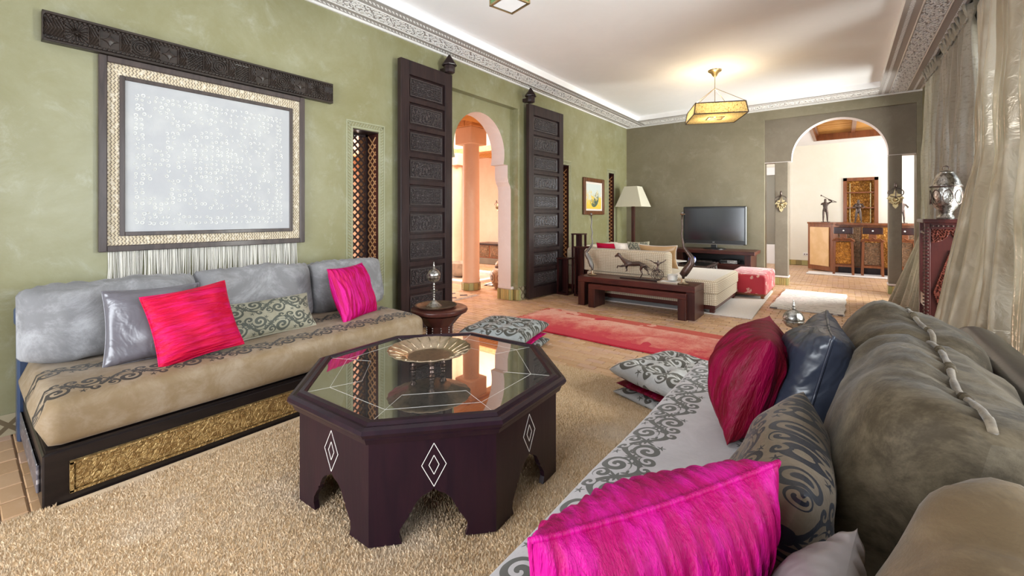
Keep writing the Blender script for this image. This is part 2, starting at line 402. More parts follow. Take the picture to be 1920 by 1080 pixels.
def curtain_mat(name, c1, c2, trans, woven=False, rough=.32, metal=.0):
    m = Mat(name, c1, rough, metal, sheen=.3, spec=.8)
    n = m.noise(3, 4, .6, .8, (1, 1, .25)); m.mix(n, c2, .4, .65)
    if woven:
        q = m.noise(30, 4, .7, .3, (1, 1, 1.8)); m.mix(q, (c1[0]*.72, c1[1]*.68, c1[2]*.62), .5, .7); m.bump(q, .5, .006)
    m.bump(m.noise(9, 4, .6, 2.0), .25, .02)
    t = m.n.new('ShaderNodeBsdfTranslucent'); t.inputs[0].default_value = (.82, .80, .62, 1)
    mx = m.n.new('ShaderNodeMixShader'); mx.inputs[0].default_value = trans
    m.l.new(m.b.outputs[0], mx.inputs[1]); m.l.new(t.outputs[0], mx.inputs[2]); m.l.new(mx.outputs[0], m.out.inputs[0]); return m.m
M['curtain_woven'] = curtain_mat('woven_champagne_silk', (.29, .245, .185), (.40, .355, .285), .14, True)
M['curtain_satin'] = curtain_mat('champagne_satin', (.33, .255, .175), (.58, .51, .41), .11, False, .27, .5)

# ================================================================ SETTING
XL, XR, YF, YN, ZC, ZT = -3.76, 0.97, 8.99, -1.9, 3.17, 3.27
WT = .34
# ---- floors: mortar bed
struct('floor', MB().box(-11.2, 5.0, YN-.3, 13.3, -.12, -.012), M['mortar'])
floor_o = bpy.data.objects['floor']
# bricks: unit mesh shared
BL, BW, BG = .16, .08, .006
def brick_v(cx, cy, w, l, z, rot=0):
    a = w/2; b = l/2; i = .004; zt = z
    return [(cx-a, cy-b, -.014), (cx+a, cy-b, -.014), (cx+a, cy+b, -.014), (cx-a, cy+b, -.014),
            (cx-a, cy-b, zt-.003), (cx+a, cy-b, zt-.003), (cx+a, cy+b, zt-.003), (cx-a, cy+b, zt-.003),
            (cx-a+i, cy-b+i, zt), (cx+a-i, cy-b+i, zt), (cx+a-i, cy+b-i, zt), (cx-a+i, cy+b-i, zt)]
BF = [(0, 1, 5, 4), (1, 2, 6, 5), (2, 3, 7, 6), (3, 0, 4, 7), (4, 5, 9, 8), (5, 6, 10, 9), (6, 7, 11, 10), (7, 4, 8, 11), (8, 9, 10, 11)]
cells = []
cY, sY = math.cos(YAW), math.sin(YAW)
def depth(x, y): return -sY*x+cY*y
def proj(x, y, z=0):
    d = depth(x, y); return 960+800*(cY*x+sY*y)/d, 404-800*(z-1.25)/d
def hidden(x, y):
    if -2.62 < x < -.62 and .14 < y < 3.0: return True           # under the beige carpet
    if -3.62 < x < -2.72 and .3 < y < 2.2: return True            # under the left sofa
    if -.6 < x < .5 and -1.9 < y < 2.5: return True              # under the right sofa
    return False
def lay(x0, x1, y0, y1, clip=None):
    nx = int((x1-x0)/BL)+1; ny = int((y1-y0)/BW)
    for j in range(ny):
        for i in range(-1, nx):
            cx = x0+i*BL+(j % 2)*BL/2+BL/2; cy = y0+j*BW+BW/2
            a, b = max(cx-BL/2, x0)+BG/2, min(cx+BL/2, x1)-BG/2
            if b-a < .02: continue
            cx = (a+b)/2; w = b-a
            if hidden(cx, cy) or (clip and not clip(cx, cy)): continue
            d = depth(cx, cy)
            if d < .6: continue
            px, py = proj(cx, cy)
            if px < -60 or px > 1980 or py > 1130: continue
            cells.append((d, cx, cy, w))
lay(XL, XR, YN, YF+.3)
lay(-1.9, 1.6, YF+.3, 12.95)
lay(-9.6, XL, 3.0, 8.8, lambda x, y: not (-7.0 < x < -5.3 and 5.6 < y < 7.0))
cells.sort()
def seen_near(c):
    d, x, y, w = c; px, py = proj(x, y)
    if 1180 < px and py > 660: return False
    if y > 3.05 and 850 < px < 1030 and py > 590 and x < -2.2: return False
    return True
near = [c for c in cells if seen_near(c) and c[3] > BL-.02][:300]; near_s = set(near)
bm_ = MB().add(brick_v(0, 0, BL-BG, BW-BG, 0), BF); me_brick = bpy.data.meshes.new('brick'); me_brick.from_pydata(bm_.v, [], bm_.f); me_brick.materials.append(M['brick'])
for c in near:
    piece(me_brick, 'brick', floor_o, (c[1], c[2], random.uniform(-.0015, .0015)), (random.uniform(-.006, .006), random.uniform(-.006, .006), random.uniform(-.006, .006)))
rest = MB()
for c in cells:
    if c in near_s: continue
    rest.add(brick_v(c[1], c[2], c[3], BW-BG, random.uniform(-.002, .002)), BF)
rest.build('brick', M['brick'], floor_o, kind='stuff')

# ---- left wall with niches and the arch recess
def ywall(mb, x0, x1, y0, y1, holes, ztop):
    """wall slab with rectangular holes [(ya,yb,za,zb)] sorted in y"""
    y = y0
    for ya, yb, za, zb in holes:
        mb.box(x0, x1, y, ya, 0, ztop)
        if za > 0: mb.box(x0, x1, ya, yb, 0, za)
        mb.box(x0, x1, ya, yb, zb, ztop)
        y = yb
    mb.box(x0, x1, y, y1, 0, ztop); return mb
NICH = [(2.335, 2.62, .50, 2.10), (6.20, 6.47, .50, 2.12), (8.08, 8.33, .50, 2.12)]
w = ywall(MB(), XL-WT, XL, YN-.3, YF+.3, [NICH[0], (3.62, 5.0, 0, 2.812), NICH[1], NICH[2]], ZT+.1)
struct('wall_left', w, M['green'])

def arch_profile(r, zc, zs, steps, n=18):
    """(half-width, z) from the floor to the apex"""
    p = list(steps)
    a0 = math.asin(max(-1, min(1, (zs-zc)/r)))
    for k in range(n+1):
        a = a0+(PI/2-a0)*k/n; p.append((r*math.cos(a), zc+r*math.sin(a)))
    return p
def arch_mesh(prof, half_l, half_r, ztop, t, lining=False):
    """panel in local (s, depth, z), s across; opening profile symmetrical"""
    mb = MB(); ap = prof[-1][1]
    for sg, H in ((-1, half_l), (1, half_r)):
        for (a, z0), (b, z1) in zip(prof[:-1], prof[1:]):
            if lining:
                q = [(sg*a, 0, z0), (sg*b, 0, z1), (sg*b, t, z1), (sg*a, t, z0)]
                mb.add(q, [(0, 1, 2, 3)])
            else:
                for d in (0, t): mb.add([(sg*a, d, z0), (sg*H, d, z0), (sg*H, d, z1), (sg*b, d, z1)], [(0, 1, 2, 3)])
    if not lining:
        mb.box(-half_l, half_r, 0, t, ap, ztop)
    return mb
def to_left(mb, yc, x0):       # s -> y, depth -> -x
    mb.v = [(x0-p[1], yc+p[0], p[2]) for p in mb.v]; return mb
PROF_L = arch_profile(.51, 2.13, 1.985, [(.66, 0), (.66, 1.62), (.645, 1.68), (.60, 1.74), (.60, 1.76), (.585, 1.80), (.585, 1.985), (.50, 1.985)])
YA = 4.30
struct('wall_left_recess', to_left(arch_mesh(PROF_L, .69, .71, 2.83, .24), YA, XL-.10), M['green'])
struct('trim_1', to_left(arch_mesh([(a-.002, z) for a, z in PROF_L], .69, .71, 2.8, .242, True), YA, XL-.099), M['jamb'])
# ---- lattice niches, each with a moulded border
def niche(i, y0, y1, z0, z1):
    n = bpy.data.objects.new('window_%d' % i, None); COL.objects.link(n); n['kind'] = 'structure'; n.location = (XL-.20, (y0+y1)/2, z0)
    H = z1-z0; W = y1-y0
    fr_ = MB()
    for a, b in ((-W/2, -W/2+.028), (W/2-.028, W/2)): fr_.box(-.02, .02, a, b, 0, H)
    fr_.box(-.02, .02, -W/2, W/2, 0, .03); fr_.box(-.02, .02, -W/2, W/2, H-.03, H)
    fr_.build('window_frame', M['darkwood'], n)
    lat = MB(); st = .062 if i == 1 else .06
    w2, h2 = W/2-.028, H-.03
    k = -h2
    import itertools
    c = -H-W
    while c < H+W:
        for sg in (1, -1):
            # line z = sg*y + c clipped to the frame
            pts = []
            for yy in (-w2, w2):
                zz = sg*yy+c
                if .03 <= zz <= h2: pts.append((yy, zz))
            for zz in (.03, h2):
                yy = (zz-c)/sg
                if -w2 < yy < w2: pts.append((yy, zz))
            if len(pts) >= 2:
                (ya, za), (yb, zb) = pts[0], pts[-1]
                if abs(ya-yb) > .004: lat.bar((.004*sg, ya, za), (.004*sg, yb, zb), .014, .014, (1, 0, 0))
        c += st*1.18
    # little turned beads at the crossings
    zz = .05; row = 0
    lat.build('lattice', M['darkwood'], n)
    # side reveal lattice panel
    sp = MB(); c = -.3
    while c < H+.2:
        for sg in (1, -1):
            a = (.02, 0, 0)
            z_a, z_b = c, c+sg*.13
            if 0 < z_a < H and 0 < z_b < H: sp.bar((.03, W/2-.004, z_a), (.16, W/2-.004, z_b), .012, .006, (0, 1, 0))
        c += .075
    sp.build('reveal_lattice', M['lintel'], n)
    sl = MB().box(.025, .205, -W/2+.001, W/2-.001, H-.012, H-.002); sl.build('head_lining', M['darkwood'], n)
    sl = MB().box(.02, .2, W/2-.003, W/2-.001, 0, H); sl.build('side_lining', M['redwood_z'], n)
    b = MB(); e = .075
    for q in (0.0, .055):
        o = q; t = .012
        b.box(.198, .206, -W/2-e+o, -W/2-e+o+t, -e+o, H+e-o); b.box(.198, .206, W/2+e-o-t, W/2+e-o, -e+o, H+e-o)
        b.box(.198, .206, -W/2-e+o+t, W/2+e-o-t, H+e-o-t, H+e-o); b.box(.198, .206, -W/2-e+o+t, W/2+e-o-t, -e+o, -e+o+t)
    zz = -e+.03
    while zz < H+e-.03:
        for s_ in (-1, 1): b.bar((.203, s_*(W/2+e-.052), zz), (.203, s_*(W/2+e-.018), zz+.022), .008, .006, (1, 0, 0))
        zz += .03
    yy = -W/2-e+.03
    while yy < W/2+e-.04:
        b.bar((.203, yy, H+e-.05), (.203, yy+.022, H+e-.018), .008, .006, (1, 0, 0)); yy += .03
    b.build('window_border', M['palegreen'], n)
M['palegreen'] = plaster('pale_green_border_plaster', (.31, .31, .20), (.37, .37, .25), (.42, .42, .32), .5, .3)
for i, (a, b, c, d) in enumerate(NICH): niche(i+1, a, b, c, d)

# ---- far wall with the big arch
w = MB()
w.box(XL-WT, -1.126, YF, YF+.32, 0, ZT+.1); w.box(.907, XR+.4, YF, YF+.32, 0, ZT+.1); w.box(-1.126, .907, YF, YF+.32, 2.99, ZT+.1)
struct('wall_far', w, M['taupe'])
PROF_F = arch_profile(.652, 2.25, 2.215, [], 22)
am = arch_mesh(PROF_F, 1.06, .972, 2.995, .22); am.v = [(-.065+p[0], YF+.05+p[1], p[2]) for p in am.v]
struct('wall_far_arch', am, M['pillar'])
am = arch_mesh([(a-.002, z) for a, z in PROF_F], 1.06, .972, 2.9, .222, True); am.v = [(-.065+p[0], YF+.049+p[1], p[2]) for p in am.v]
am.box(-1.125, -.72, YF+.049, YF+.271, 2.208, 2.2145); am.box(.59, .906, YF+.049, YF+.271, 2.208, 2.2145)
struct('trim_2', am, M['jamb'])
for i, (a, b) in enumerate(((-.967, -.764), (.587, .743))):
    struct('trim_%d' % (3+i), MB().box(a, b, YF+.05, YF+.27, .15, 2.21, .006), M['pillar'])
    p = MB().box(a-.012, b+.012, YF+.035, YF+.285, .135, .165, .006)
    struct('trim_%d' % (5+i), p, M['jamb'])
# zellige tiles on plinths (each tile a part)
def ztile_mat():
    m = Mat('green_ochre_zellige', (.24, .25, .10), .18, coat=.4); q = (m.objrand()*5.3).frac()
    m.ramp(q, [(0, (.30, .34, .14)), (.35, (.45, .33, .12)), (.6, (.20, .16, .06)), (.8, (.55, .42, .16)), (1, (.33, .40, .20))]); return m.m
M['zellige'] = ztile_mat()
def tile_me(w, t, h):
    b = MB().box(-w/2, w/2, -t/2, t/2, 0, h, .003); me = bpy.data.meshes.new('tile'); me.from_pydata(b.v, [], b.f); me.materials.append(M['zellige']); return me
def plinth(name, x0, x1, y0, y1, h=.13, parent_kind=True, sides='NWES', tw=.036):
    core = struct(name, MB().box(x0, x1, y0, y1, 0, h), M['mortar'])
    me = tile_me(tw-.003, .01, h-.004)
    def run(p, q, rz):
        L = math.hypot(q[0]-p[0], q[1]-p[1]); n = max(1, round(L/tw))
        for k in range(n):
            t = (k+.5)/n; piece(me, 'tile', core, (p[0]+(q[0]-p[0])*t, p[1]+(q[1]-p[1])*t, .002), (0, 0, rz), (L/n/tw, 1, 1))
    if 'S' in sides: run((x0, y0-.004), (x1, y0-.004), 0)
    if 'E' in sides: run((x1+.004, y0), (x1+.004, y1), PI/2)
    if 'W' in sides: run((x0-.004, y0), (x0-.004, y1), PI/2)
    return core
plinth('trim_7', -.967, -.764, YF+.045, YF+.275, sides='SE'); plinth('trim_8', .587, .743, YF+.045, YF+.275, sides='SW')
plinth('trim_9', XL-.34, XL-.085, YA+.64, YA+.715, .16, sides='SE'); plinth('trim_10', XL-.09, XL+.006, 4.99, 5.06, .16, sides='SE')
struct('trim_11', MB().box(XL-.34, XL-.08, YA+.645, YA+.72, .16, .20, .006), M['jamb'])
# baseboard with lozenges on the left wall past the arch
def lozenge():
    m = Mat('lozenge_zellige', (.42, .36, .24), .3); xx, yy, zz = m.xyz('Position')
    a = ((yy*9+zz*9).frac()-.5).abs().gt(.36); b = ((yy*9-zz*9).frac()-.5).abs().gt(.36)
    m.mix(a.max(b), (.16, .12, .07)); return m.m
M['lozenge'] = lozenge()
struct('baseboard_left', MB().box(XL, XL+.012, 5.02, YF, 0, .20).box(XL, XL+.012, YN, 3.6, 0, .12), M['lozenge'])
struct('baseboard_far', MB().box(XL, -1.13, YF-.012, YF, 0, .12), M['lozenge'])

# ---- right wall with three tall windows, near wall with garden doors
WIN = [(-.3, 2.15, .08, 2.88), (2.75, 5.35, .08, 2.88), (6.85, 8.75, .08, 2.88)]
w = ywall(MB(), XR, XR+.34, YN-.3, YF+.3, WIN, ZT+.1)
struct('wall_right', w, M['green'])
def window(i, plane, a, b, z0, z1, axis='x', nm=3):
    n = bpy.data.objects.new('window_%d' % i, None); COL.objects.link(n); n['kind'] = 'structure'
    f = MB(); g = []
    def bx(s0, s1, d0, d1, za, zb):
        if axis == 'x': f.box(plane+d0, plane+d1, s0, s1, za, zb)
        else: f.box(s0, s1, plane+d0, plane+d1, za, zb)
    bx(a, a+.06, 0, .06, z0, z1); bx(b-.06, b, 0, .06, z0, z1); bx(a, b, 0, .06, z1-.06, z1); bx(a, b, 0, .06, z0, z0+.06)
    bx(a, b, -.005, .065, 2.41, 2.48)
    for k in range(1, nm): s_ = a+(b-a)*k/nm; bx(s_-.035, s_+.035, -.003, .063, z0, z1)
    f.build('window_frame', M['darkwood'], n)
    for k in range(nm):
        for za, zb in ((z0+.06, 2.41), (2.48, z1-.06)):
            s0 = a+(b-a)*k/nm+.03; s1 = a+(b-a)*(k+1)/nm-.03
            m = MB()
            if axis == 'x': m.box(plane+.026, plane+.032, s0, s1, za, zb)
            else: m.box(s0, s1, plane+.026, plane+.032, za, zb)
            m.build('pane', M['glass'], n)
for i, (a, b, c, d) in enumerate(WIN): window(4+i, XR+.18, a, b, c, d, nm=2)
w = MB(); w.box(XL-WT, -3.1, YN-.3, YN, 0, ZT+.1); w.box(.1, XR+.34, YN-.3, YN, 0, ZT+.1); w.box(-3.1, .1, YN-.3, YN, 2.72, ZT+.1)
struct('wall_near', w, M['taupe']); window(7, YN-.2, -3.1, .1, 0, 2.72, 'y', 4)
# ---- ground outside
gm = Mat('garden_grass', (.10, .18, .04), .9); gm.mix(gm.noise(3, 5, w='Position'), (.16, .24, .07), .4, .6)
struct('ground', MB().box(1.32, 14, -8, 8.9, -.3, -.15).box(-8, 1.32, -12, YN-.31, -.3, -.15), gm.m)

# ---- ceiling tray and carved cornice
struct('ceiling', MB().box(-3.31, .46, YN, 8.48, ZT, ZT+.12), M['white'])
sf = MB()
sf.box(XL, -3.305, YN, YF, ZC+.012, ZT+.1); sf.box(.452, XR, YN, YF, ZC+.012, ZT+.1)
sf.box(-3.305, .452, 8.472, YF, ZC+.012, ZT+.1); sf.box(-3.305, .452, YN, YN+.47, ZC+.012, ZT+.1)
struct('trim_12', sf, M['white'])
def fret(u, v):
    a = np.sin(u*115+1.7*np.sin(v*95))*np.sin(v*125+1.5*np.sin(u*88+1)); b = np.sin(u*67+2.2*np.sin(v*71+u*13))
    return ((a+.35*b) > .02).astype(float)
def ropef(u, v, w):
    return (np.sin(u*150+v/w*5) > -.1).astype(float)
def relief(name, L, W, step, hfun, depth_, place, mat, parent=None, kind=None, smooth=False):
    nu = max(2, int(L/step)); nv = max(2, int(W/step))
    U, Vv = np.meshgrid(np.linspace(0, L, nu), np.linspace(0, W, nv))
    Hh = hfun(U, Vv)*depth_
    P = place(U.ravel(), Vv.ravel(), Hh.ravel())
    idx = np.arange(nu*nv).reshape(nv, nu)
    F = np.stack([idx[:-1, :-1], idx[:-1, 1:], idx[1:, 1:], idx[1:, :-1]], -1).reshape(-1, 4)
    me = bpy.data.meshes.new(name); me.from_pydata(P.tolist(), [], F.tolist()); me.materials.append(mat)
    if smooth: me.polygons.foreach_set('use_smooth', [True]*len(me.polygons))
    o = bpy.data.objects.new(name, me); COL.objects.link(o)
    if parent is not None: o.parent = parent
    if kind: o['kind'] = kind
    return o
def band_profile(W):
    def h(U, v):
        t = v/W; r = np.full_like(t, .35)
        m = (t > .09) & (t < .15); r = np.where(m, ropef(U, v-.09*W, .06*W)*.7, r)
        m = (t > .83) & (t < .89); r = np.where(m, ropef(U, v-.83*W, .06*W)*.7, r)
        m = ((t > .265) & (t < .29)) | ((t > .68) & (t < .705)); r = np.where(m, .95, r)
        m = (t > .305) & (t < .665); r = np.where(m, fret(U, v)*.85, r)
        return r
    return h
M['cornice_dark'] = M['cornice']
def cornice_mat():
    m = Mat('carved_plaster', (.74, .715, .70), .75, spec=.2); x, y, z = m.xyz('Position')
    m.mix(z.gt(ZC+.006), (.42, .39, .375)); return m.m          # low ground of the carving darkened, its shade put into the colour
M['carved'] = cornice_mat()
Wc = .45
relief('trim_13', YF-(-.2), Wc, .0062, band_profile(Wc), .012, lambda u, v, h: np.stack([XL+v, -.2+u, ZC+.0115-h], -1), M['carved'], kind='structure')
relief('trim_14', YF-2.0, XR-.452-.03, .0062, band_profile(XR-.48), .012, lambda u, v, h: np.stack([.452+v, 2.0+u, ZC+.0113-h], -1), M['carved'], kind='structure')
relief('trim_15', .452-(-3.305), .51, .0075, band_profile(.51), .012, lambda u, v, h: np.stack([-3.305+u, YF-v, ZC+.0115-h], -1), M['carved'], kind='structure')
# small moulding under the cornice along the left wall
struct('trim_16', MB().box(XL, XL+.02, YN, YF, ZC-.015, ZC+.012), M['cornice'])
struct('trim_17', MB().box(XL, XR, YF-.02, YF, ZC-.015, ZC+.012), M['cornice'])
# raised outline of the arch recess

# ================================================================ HALL beyond the left arch
HZ = 2.72
struct('wall_hall_far', MB().box(-11.2, XL-WT, 8.8, 9.0, 0, 4.2), M['orange'])
struct('wall_hall_near', MB().box(-11.2, XL-WT, 1.7, 1.9, 0, 4.2), M['orange'])
struct('wall_hall_left', MB().box(-11.2, -11.0, 1.9, 8.8, 0, 4.2), M['orange'])
struct('wall_hall_right', ywall(MB(), XL-WT-.012, XL-WT, 1.9, 8.8, [NICH[0], (3.62, 5.0, 0, 2.85), NICH[1], NICH[2]], 4.2), M['orange'])
# ceiling of the gallery : planks and joists round an open lantern
cl = MB(); PX0, PX1, PY0, PY1 = -7.53, -4.80, 5.12, 7.51
for r in ((-11, PX0, 1.9, 8.8), (PX1, XL-WT, 1.9, 8.8), (PX0, PX1, 1.9, PY0), (PX0, PX1, PY1, 8.8)): cl.box(r[0], r[1], r[2], r[3], HZ+.1, HZ+.16)
struct('ceiling_hall', cl, M['lintel'])
ch = bpy.data.objects['ceiling_hall']
lb = MB().tube([(0, 0, 0), (0, 1, 0)], .03, 7); me_l = bpy.data.meshes.new('lath'); me_l.from_pydata(lb.v, [], lb.f); me_l.materials.append(M['honeywood'])
for k in range(26): piece(me_l, 'lath', ch, (-7.4+k*.125, PY1+.02, HZ+.08), None, (1, 8.8-PY1-.04, 1))
for k in range(16): piece(me_l, 'lath', ch, (PX1+.03+k*.045, 2.62, HZ+.08), None, (.8, 6.1, .8))
lw = MB()
for r in ((PX0-.02, PX0+.1, PY0, PY1), (PX1-.1, PX1+.02, PY0, PY1), (PX0, PX1, PY0-.02, PY0+.1), (PX0, PX1, PY1-.1, PY1+.02)): lw.box(*r, HZ+.14, 3.98)
struct('wall_lantern', lw, M['orange'])
struct('ceiling_lantern', MB().box(PX0, PX1, PY0, PY1, 3.95, 4.05), M['white'])
for i, r in enumerate(((PX0-.03, PX0+.13, PY0-.03, PY1+.03), (PX1-.13, PX1+.03, PY0-.03, PY1+.03), (PX0+.13, PX1-.13, PY0-.03, PY0+.13), (PX0+.13, PX1-.13, PY1-.13, PY1+.03))):
    b = struct('trim_%d' % (30+i), MB().box(*r, HZ, HZ+.14, .01), M['lintel'])
def column(x, y, lab, first=None):
    t = thing('column', lab, 'column', (x, y, 0), 0, 'hall columns')
    MB().lathe([(.148, .13), (.150, .17), (.146, .20), (.143, .22), (.143, 1.2), (.138, 2.44)], n=28).build('shaft', M['orange'], t, SM)
    MB().box(-.19, .19, -.19, .19, 2.44, HZ, .008).build('capital', M['orange'], t)
    mbs = MB().lathe([(.158, 0), (.158, .125), (.15, .13)], n=12); mbs.build('base', M['mortar'], t)
    me = tile_me(.078, .008, .122)
    for k in range(12):
        a = 2*PI*(k+.5)/12; piece(me, 'tile', t, (.158*math.cos(a), .158*math.sin(a), .002), (0, 0, a+PI/2))
    return t
column(-4.98, 5.30, 'apricot column nearest the arch, in front of the fountain basin')
column(-7.35, 7.33, 'far apricot column behind the stone basin, left of the nearest one')
# sunken pool with white kerb and maroon tiles
k = MB(); px0, px1, py0, py1 = -7.0, -5.3, 5.6, 7.0
for r in ((px0, px0+.12, py0, py1), (px1-.12, px1, py0, py1), (px0+.12, px1-.12, py0, py0+.12), (px0+.12, px1-.12, py1-.12, py1)): k.box(*r, -.02, .05, .01)
pt = thing('fountain_pool', 'shallow square fountain pool with white kerb and maroon tiled sides in the hall', 'pool', (0, 0, 0))
k.build('kerb', M['white'], pt)
_m = Mat('maroon_zellige', (.30, .02, .03), .2, coat=.5)
k = MB()
n_ = 14
for i in range(n_):
    a = px0+.12+(px1-px0-.24)*i/n_; b = a+(px1-px0-.24)/n_-.006
    for z0 in (-.095, -.045): k.box(a, b, py1-.13, py1-.118, z0, z0+.044); k.box(a, b, py0+.118, py0+.13, z0, z0+.044)
    a = py0+.12+(py1-py0-.24)*i/n_; b = a+(py1-py0-.24)/n_-.006
    for z0 in (-.095, -.045): k.box(px0+.118, px0+.13, a, b, z0, z0+.044); k.box(px1-.13, px1-.118, a, b, z0, z0+.044)
k.build('wall_tile', _m.m, pt, kind='stuff')
_m = Mat('pale_stone', (.55, .46, .38), .6); _m.mix(_m.noise(12, 4), (.42, .36, .30), .4, .7)
MB().box(px0+.13, px1-.13, py0+.13, py1-.13, -.02, .0).build('pool_floor', _m.m, pt)
t = thing('stone_basin', 'round pale stone basin standing in the hall pool', 'basin', (-6.2, 6.3, 0))
MB().lathe([(.12, .0), (.16, .01), (.22, .06), (.275, .17), (.285, .27), (.28, .29), (.25, .29), (.235, .25), (.17, .13), (.001, .10)], n=28).build('bowl', _m.m, t, SM)
# urn with lid
def urnmat():
    m = Mat('painted_urn', (.30, .17, .10), .35, coat=.3)
    x, y, z = m.xyz('Object'); th = y.atan2(x)*(1/(2*PI)); u = (th*6+.3).frac()-.5; v = (z-.20)*4.5
    r = (u*u+v*v).sqrt(); ring = r.lt(.42)*r.gt(.33)
    m.mix(z.gt(.12)*m.noise(8, 3).gt(.38), (.50, .36, .25)); m.mix(r.lt(.44), (.62, .48, .36)); m.mix(r.lt(.22), (.16, .15, .17)); m.mix(r.lt(.1), (.6, .55, .5))
    m.mix(ring, (.25, .12, .08)); m.bump(m.vor(40), .5, .006); return m.m
t = thing('ginger_jar', 'brown and cream painted lidded jar on the hall floor beside the arch jamb', 'jar', (-4.62, 5.66, 0))
um = urnmat()
MB().lathe([(.10, 0), (.11, .02), (.135, .06), (.175, .14), (.19, .22), (.175, .29), (.13, .34), (.095, .36)], n=28).build('jar_body', um, t, SM)
MB().lathe([(.095, .355), (.105, .365), (.105, .385), (.095, .39)], n=24).build('neck_ring', M['bronze'], t, SM)
MB().lathe([(.095, .388), (.10, .40), (.095, .43), (.07, .465), (.03, .48)], n=24).build('lid', um, t, SM)
MB().lathe([(.012, .478), (.03, .49), (.032, .51), (.015, .53), (.001, .54)], n=14).build('finial', M['bronze'], t, SM)
# carved chest against the hall wall
t = thing('chest', 'carved brown wooden chest on a grey plinth against the hall wall', 'chest', (-7.1, 8.5, 0))
MB().box(-.5, .5, -.26, .26, 0, .16, .01).build('plinth', M['pillar'], t)
MB().box(-.49, .49, -.25, .25, .16, .50, .008).build('body', M['barwood'], t)
MB().box(-.54, .54, -.29, .29, .50, .535, .008).build('lid', M['darkwood'], t)
for x0 in (-.46, .02):
    d = MB().box(x0, x0+.44, -.262, -.25, .19, .48, .004).build('door', M['brownemb'], t)
    MB().box(x0+.05, x0+.39, -.272, -.262, .23, .44, .004).build('door_panel', M['brownemb'], d)
    MB().lathe([(.006, 0), (.012, .01), (.004, .02)], (x0+.38, -.285, .36), 8).build('knob', M['brass'], d)
# dark carved double door of the hall, arched head
t = bpy.data.objects.new('door_1', None); COL.objects.link(t); t.location = (-9.25, 8.78, 0); t['kind'] = 'structure'
poly = [(-.42, .1), (.42, .1), (.42, 1.9)]+[(.42*math.cos(a), 1.9+.42*math.sin(a)) for a in np.linspace(.2, PI-.2, 9)]+[(-.42, 1.9)]
mb = MB().prism(poly, 0, .05); mb.v = [(p[0], -p[2], p[1]) for p in mb.v]; mb.build('door_leaf', M['darkwood'], t)
me = MB().box(-.14, .14, -.02, 0, 0, .14, .006); mm = bpy.data.meshes.new('panel'); mm.from_pydata(me.v, [], me.f); mm.materials.append(M['darkwood'])
for k in range(9):
    for sx in (-.2, .2): piece(mm, 'panel', t, (sx, -.05, .2+k*.2))
struct('trim_40', MB().box(-9.75, -8.78, 8.77, 8.8, 0, .1), M['orange'])
plinth('trim_41', -8.7, -7.62, 8.77, 8.8, .12, sides='S', tw=.07)
# sconce on the hall wall
def rug_tex(name, base, stops=None): pass
# small rugs in the hall
def flat_rug(name, label, cat, cx, cy, lx, ly, rz, m, z=0.004, th=.012, fr=None, frm=None, wav=.0):
    t = thing(name, label, cat, (cx, cy, 0), rz)
    nu, nv = 24, 24
    def f(s):
        def g(u, v):
            x = (u-.5)*lx; y = (v-.5)*ly
            k = wav*math.sin(y*9+x*3)*.3
            return (x+wav*math.sin(y*11)*.6, y+wav*math.sin(x*7)*.6, (z+th if s else z)+k*.3*(1 if s else 0))
        return g
    mb = MB().grid(f(1), nu, nv)
    base = len(mb.v)
    mb.grid(f(0), nu, nv)
    edge = [i for i in range(nu)]+[nu*k+nu-1 for k in range(1, nv)]+[nu*(nv-1)+i for i in range(nu-2, -1, -1)]+[nu*k for k in range(nv-2, 0, -1)]
    for a, b in zip(edge, edge[1:]+edge[:1]): mb.f.append((a, base+a, base+b, b))
    mb.build('pile', m, t, rec=True)
    if fr:
        q = MB()
        for sx in (-1, 1):
            if sx not in fr: continue
            n = int(ly/.02)
            for k in range(n):
                y0 = -ly/2+ly*(k+.5)/n; L = random.uniform(.05, .08)
                q.bar((sx*lx/2, y0, z+th*.6), (sx*(lx/2+L), y0+random.uniform(-.02, .02), z+.003), .006, .004)
        q.build('fringe', frm or m, t, kind='stuff')
    return t
_m = Mat('black_white_stripe_wool', (.70, .66, .66), .85); x, y, z = _m.xyz('Object')
_m.mix(((x*7+_m.noise(4, 3)*1.5).frac()-.5).abs().lt(.2), (.06, .055, .07)); M['zebra'] = _m.m
flat_rug('striped_rug', 'crumpled black and white striped rug beside the hall jar', 'rug', -4.80, 6.15, .75, .7, .3, M['zebra'], wav=.03)
_m = Mat('faded_kilim', (.62, .45, .30), .9); x, y, z = _m.xyz('Object')
_m.mix((((x*4).frac()-.5).abs()+((y*4).frac()-.5).abs()).lt(.33), (.10, .07, .07)); _m.mix(_m.noise(12, 3), (.6, .5, .38), .5, .7)
flat_rug('kilim_rug', 'faded kilim rug with dark lozenges lying in front of the nearest hall column', 'rug', -5.0, 4.62, .95, .62, .05, _m.m, fr=(1,), frm=M['woven_top'])
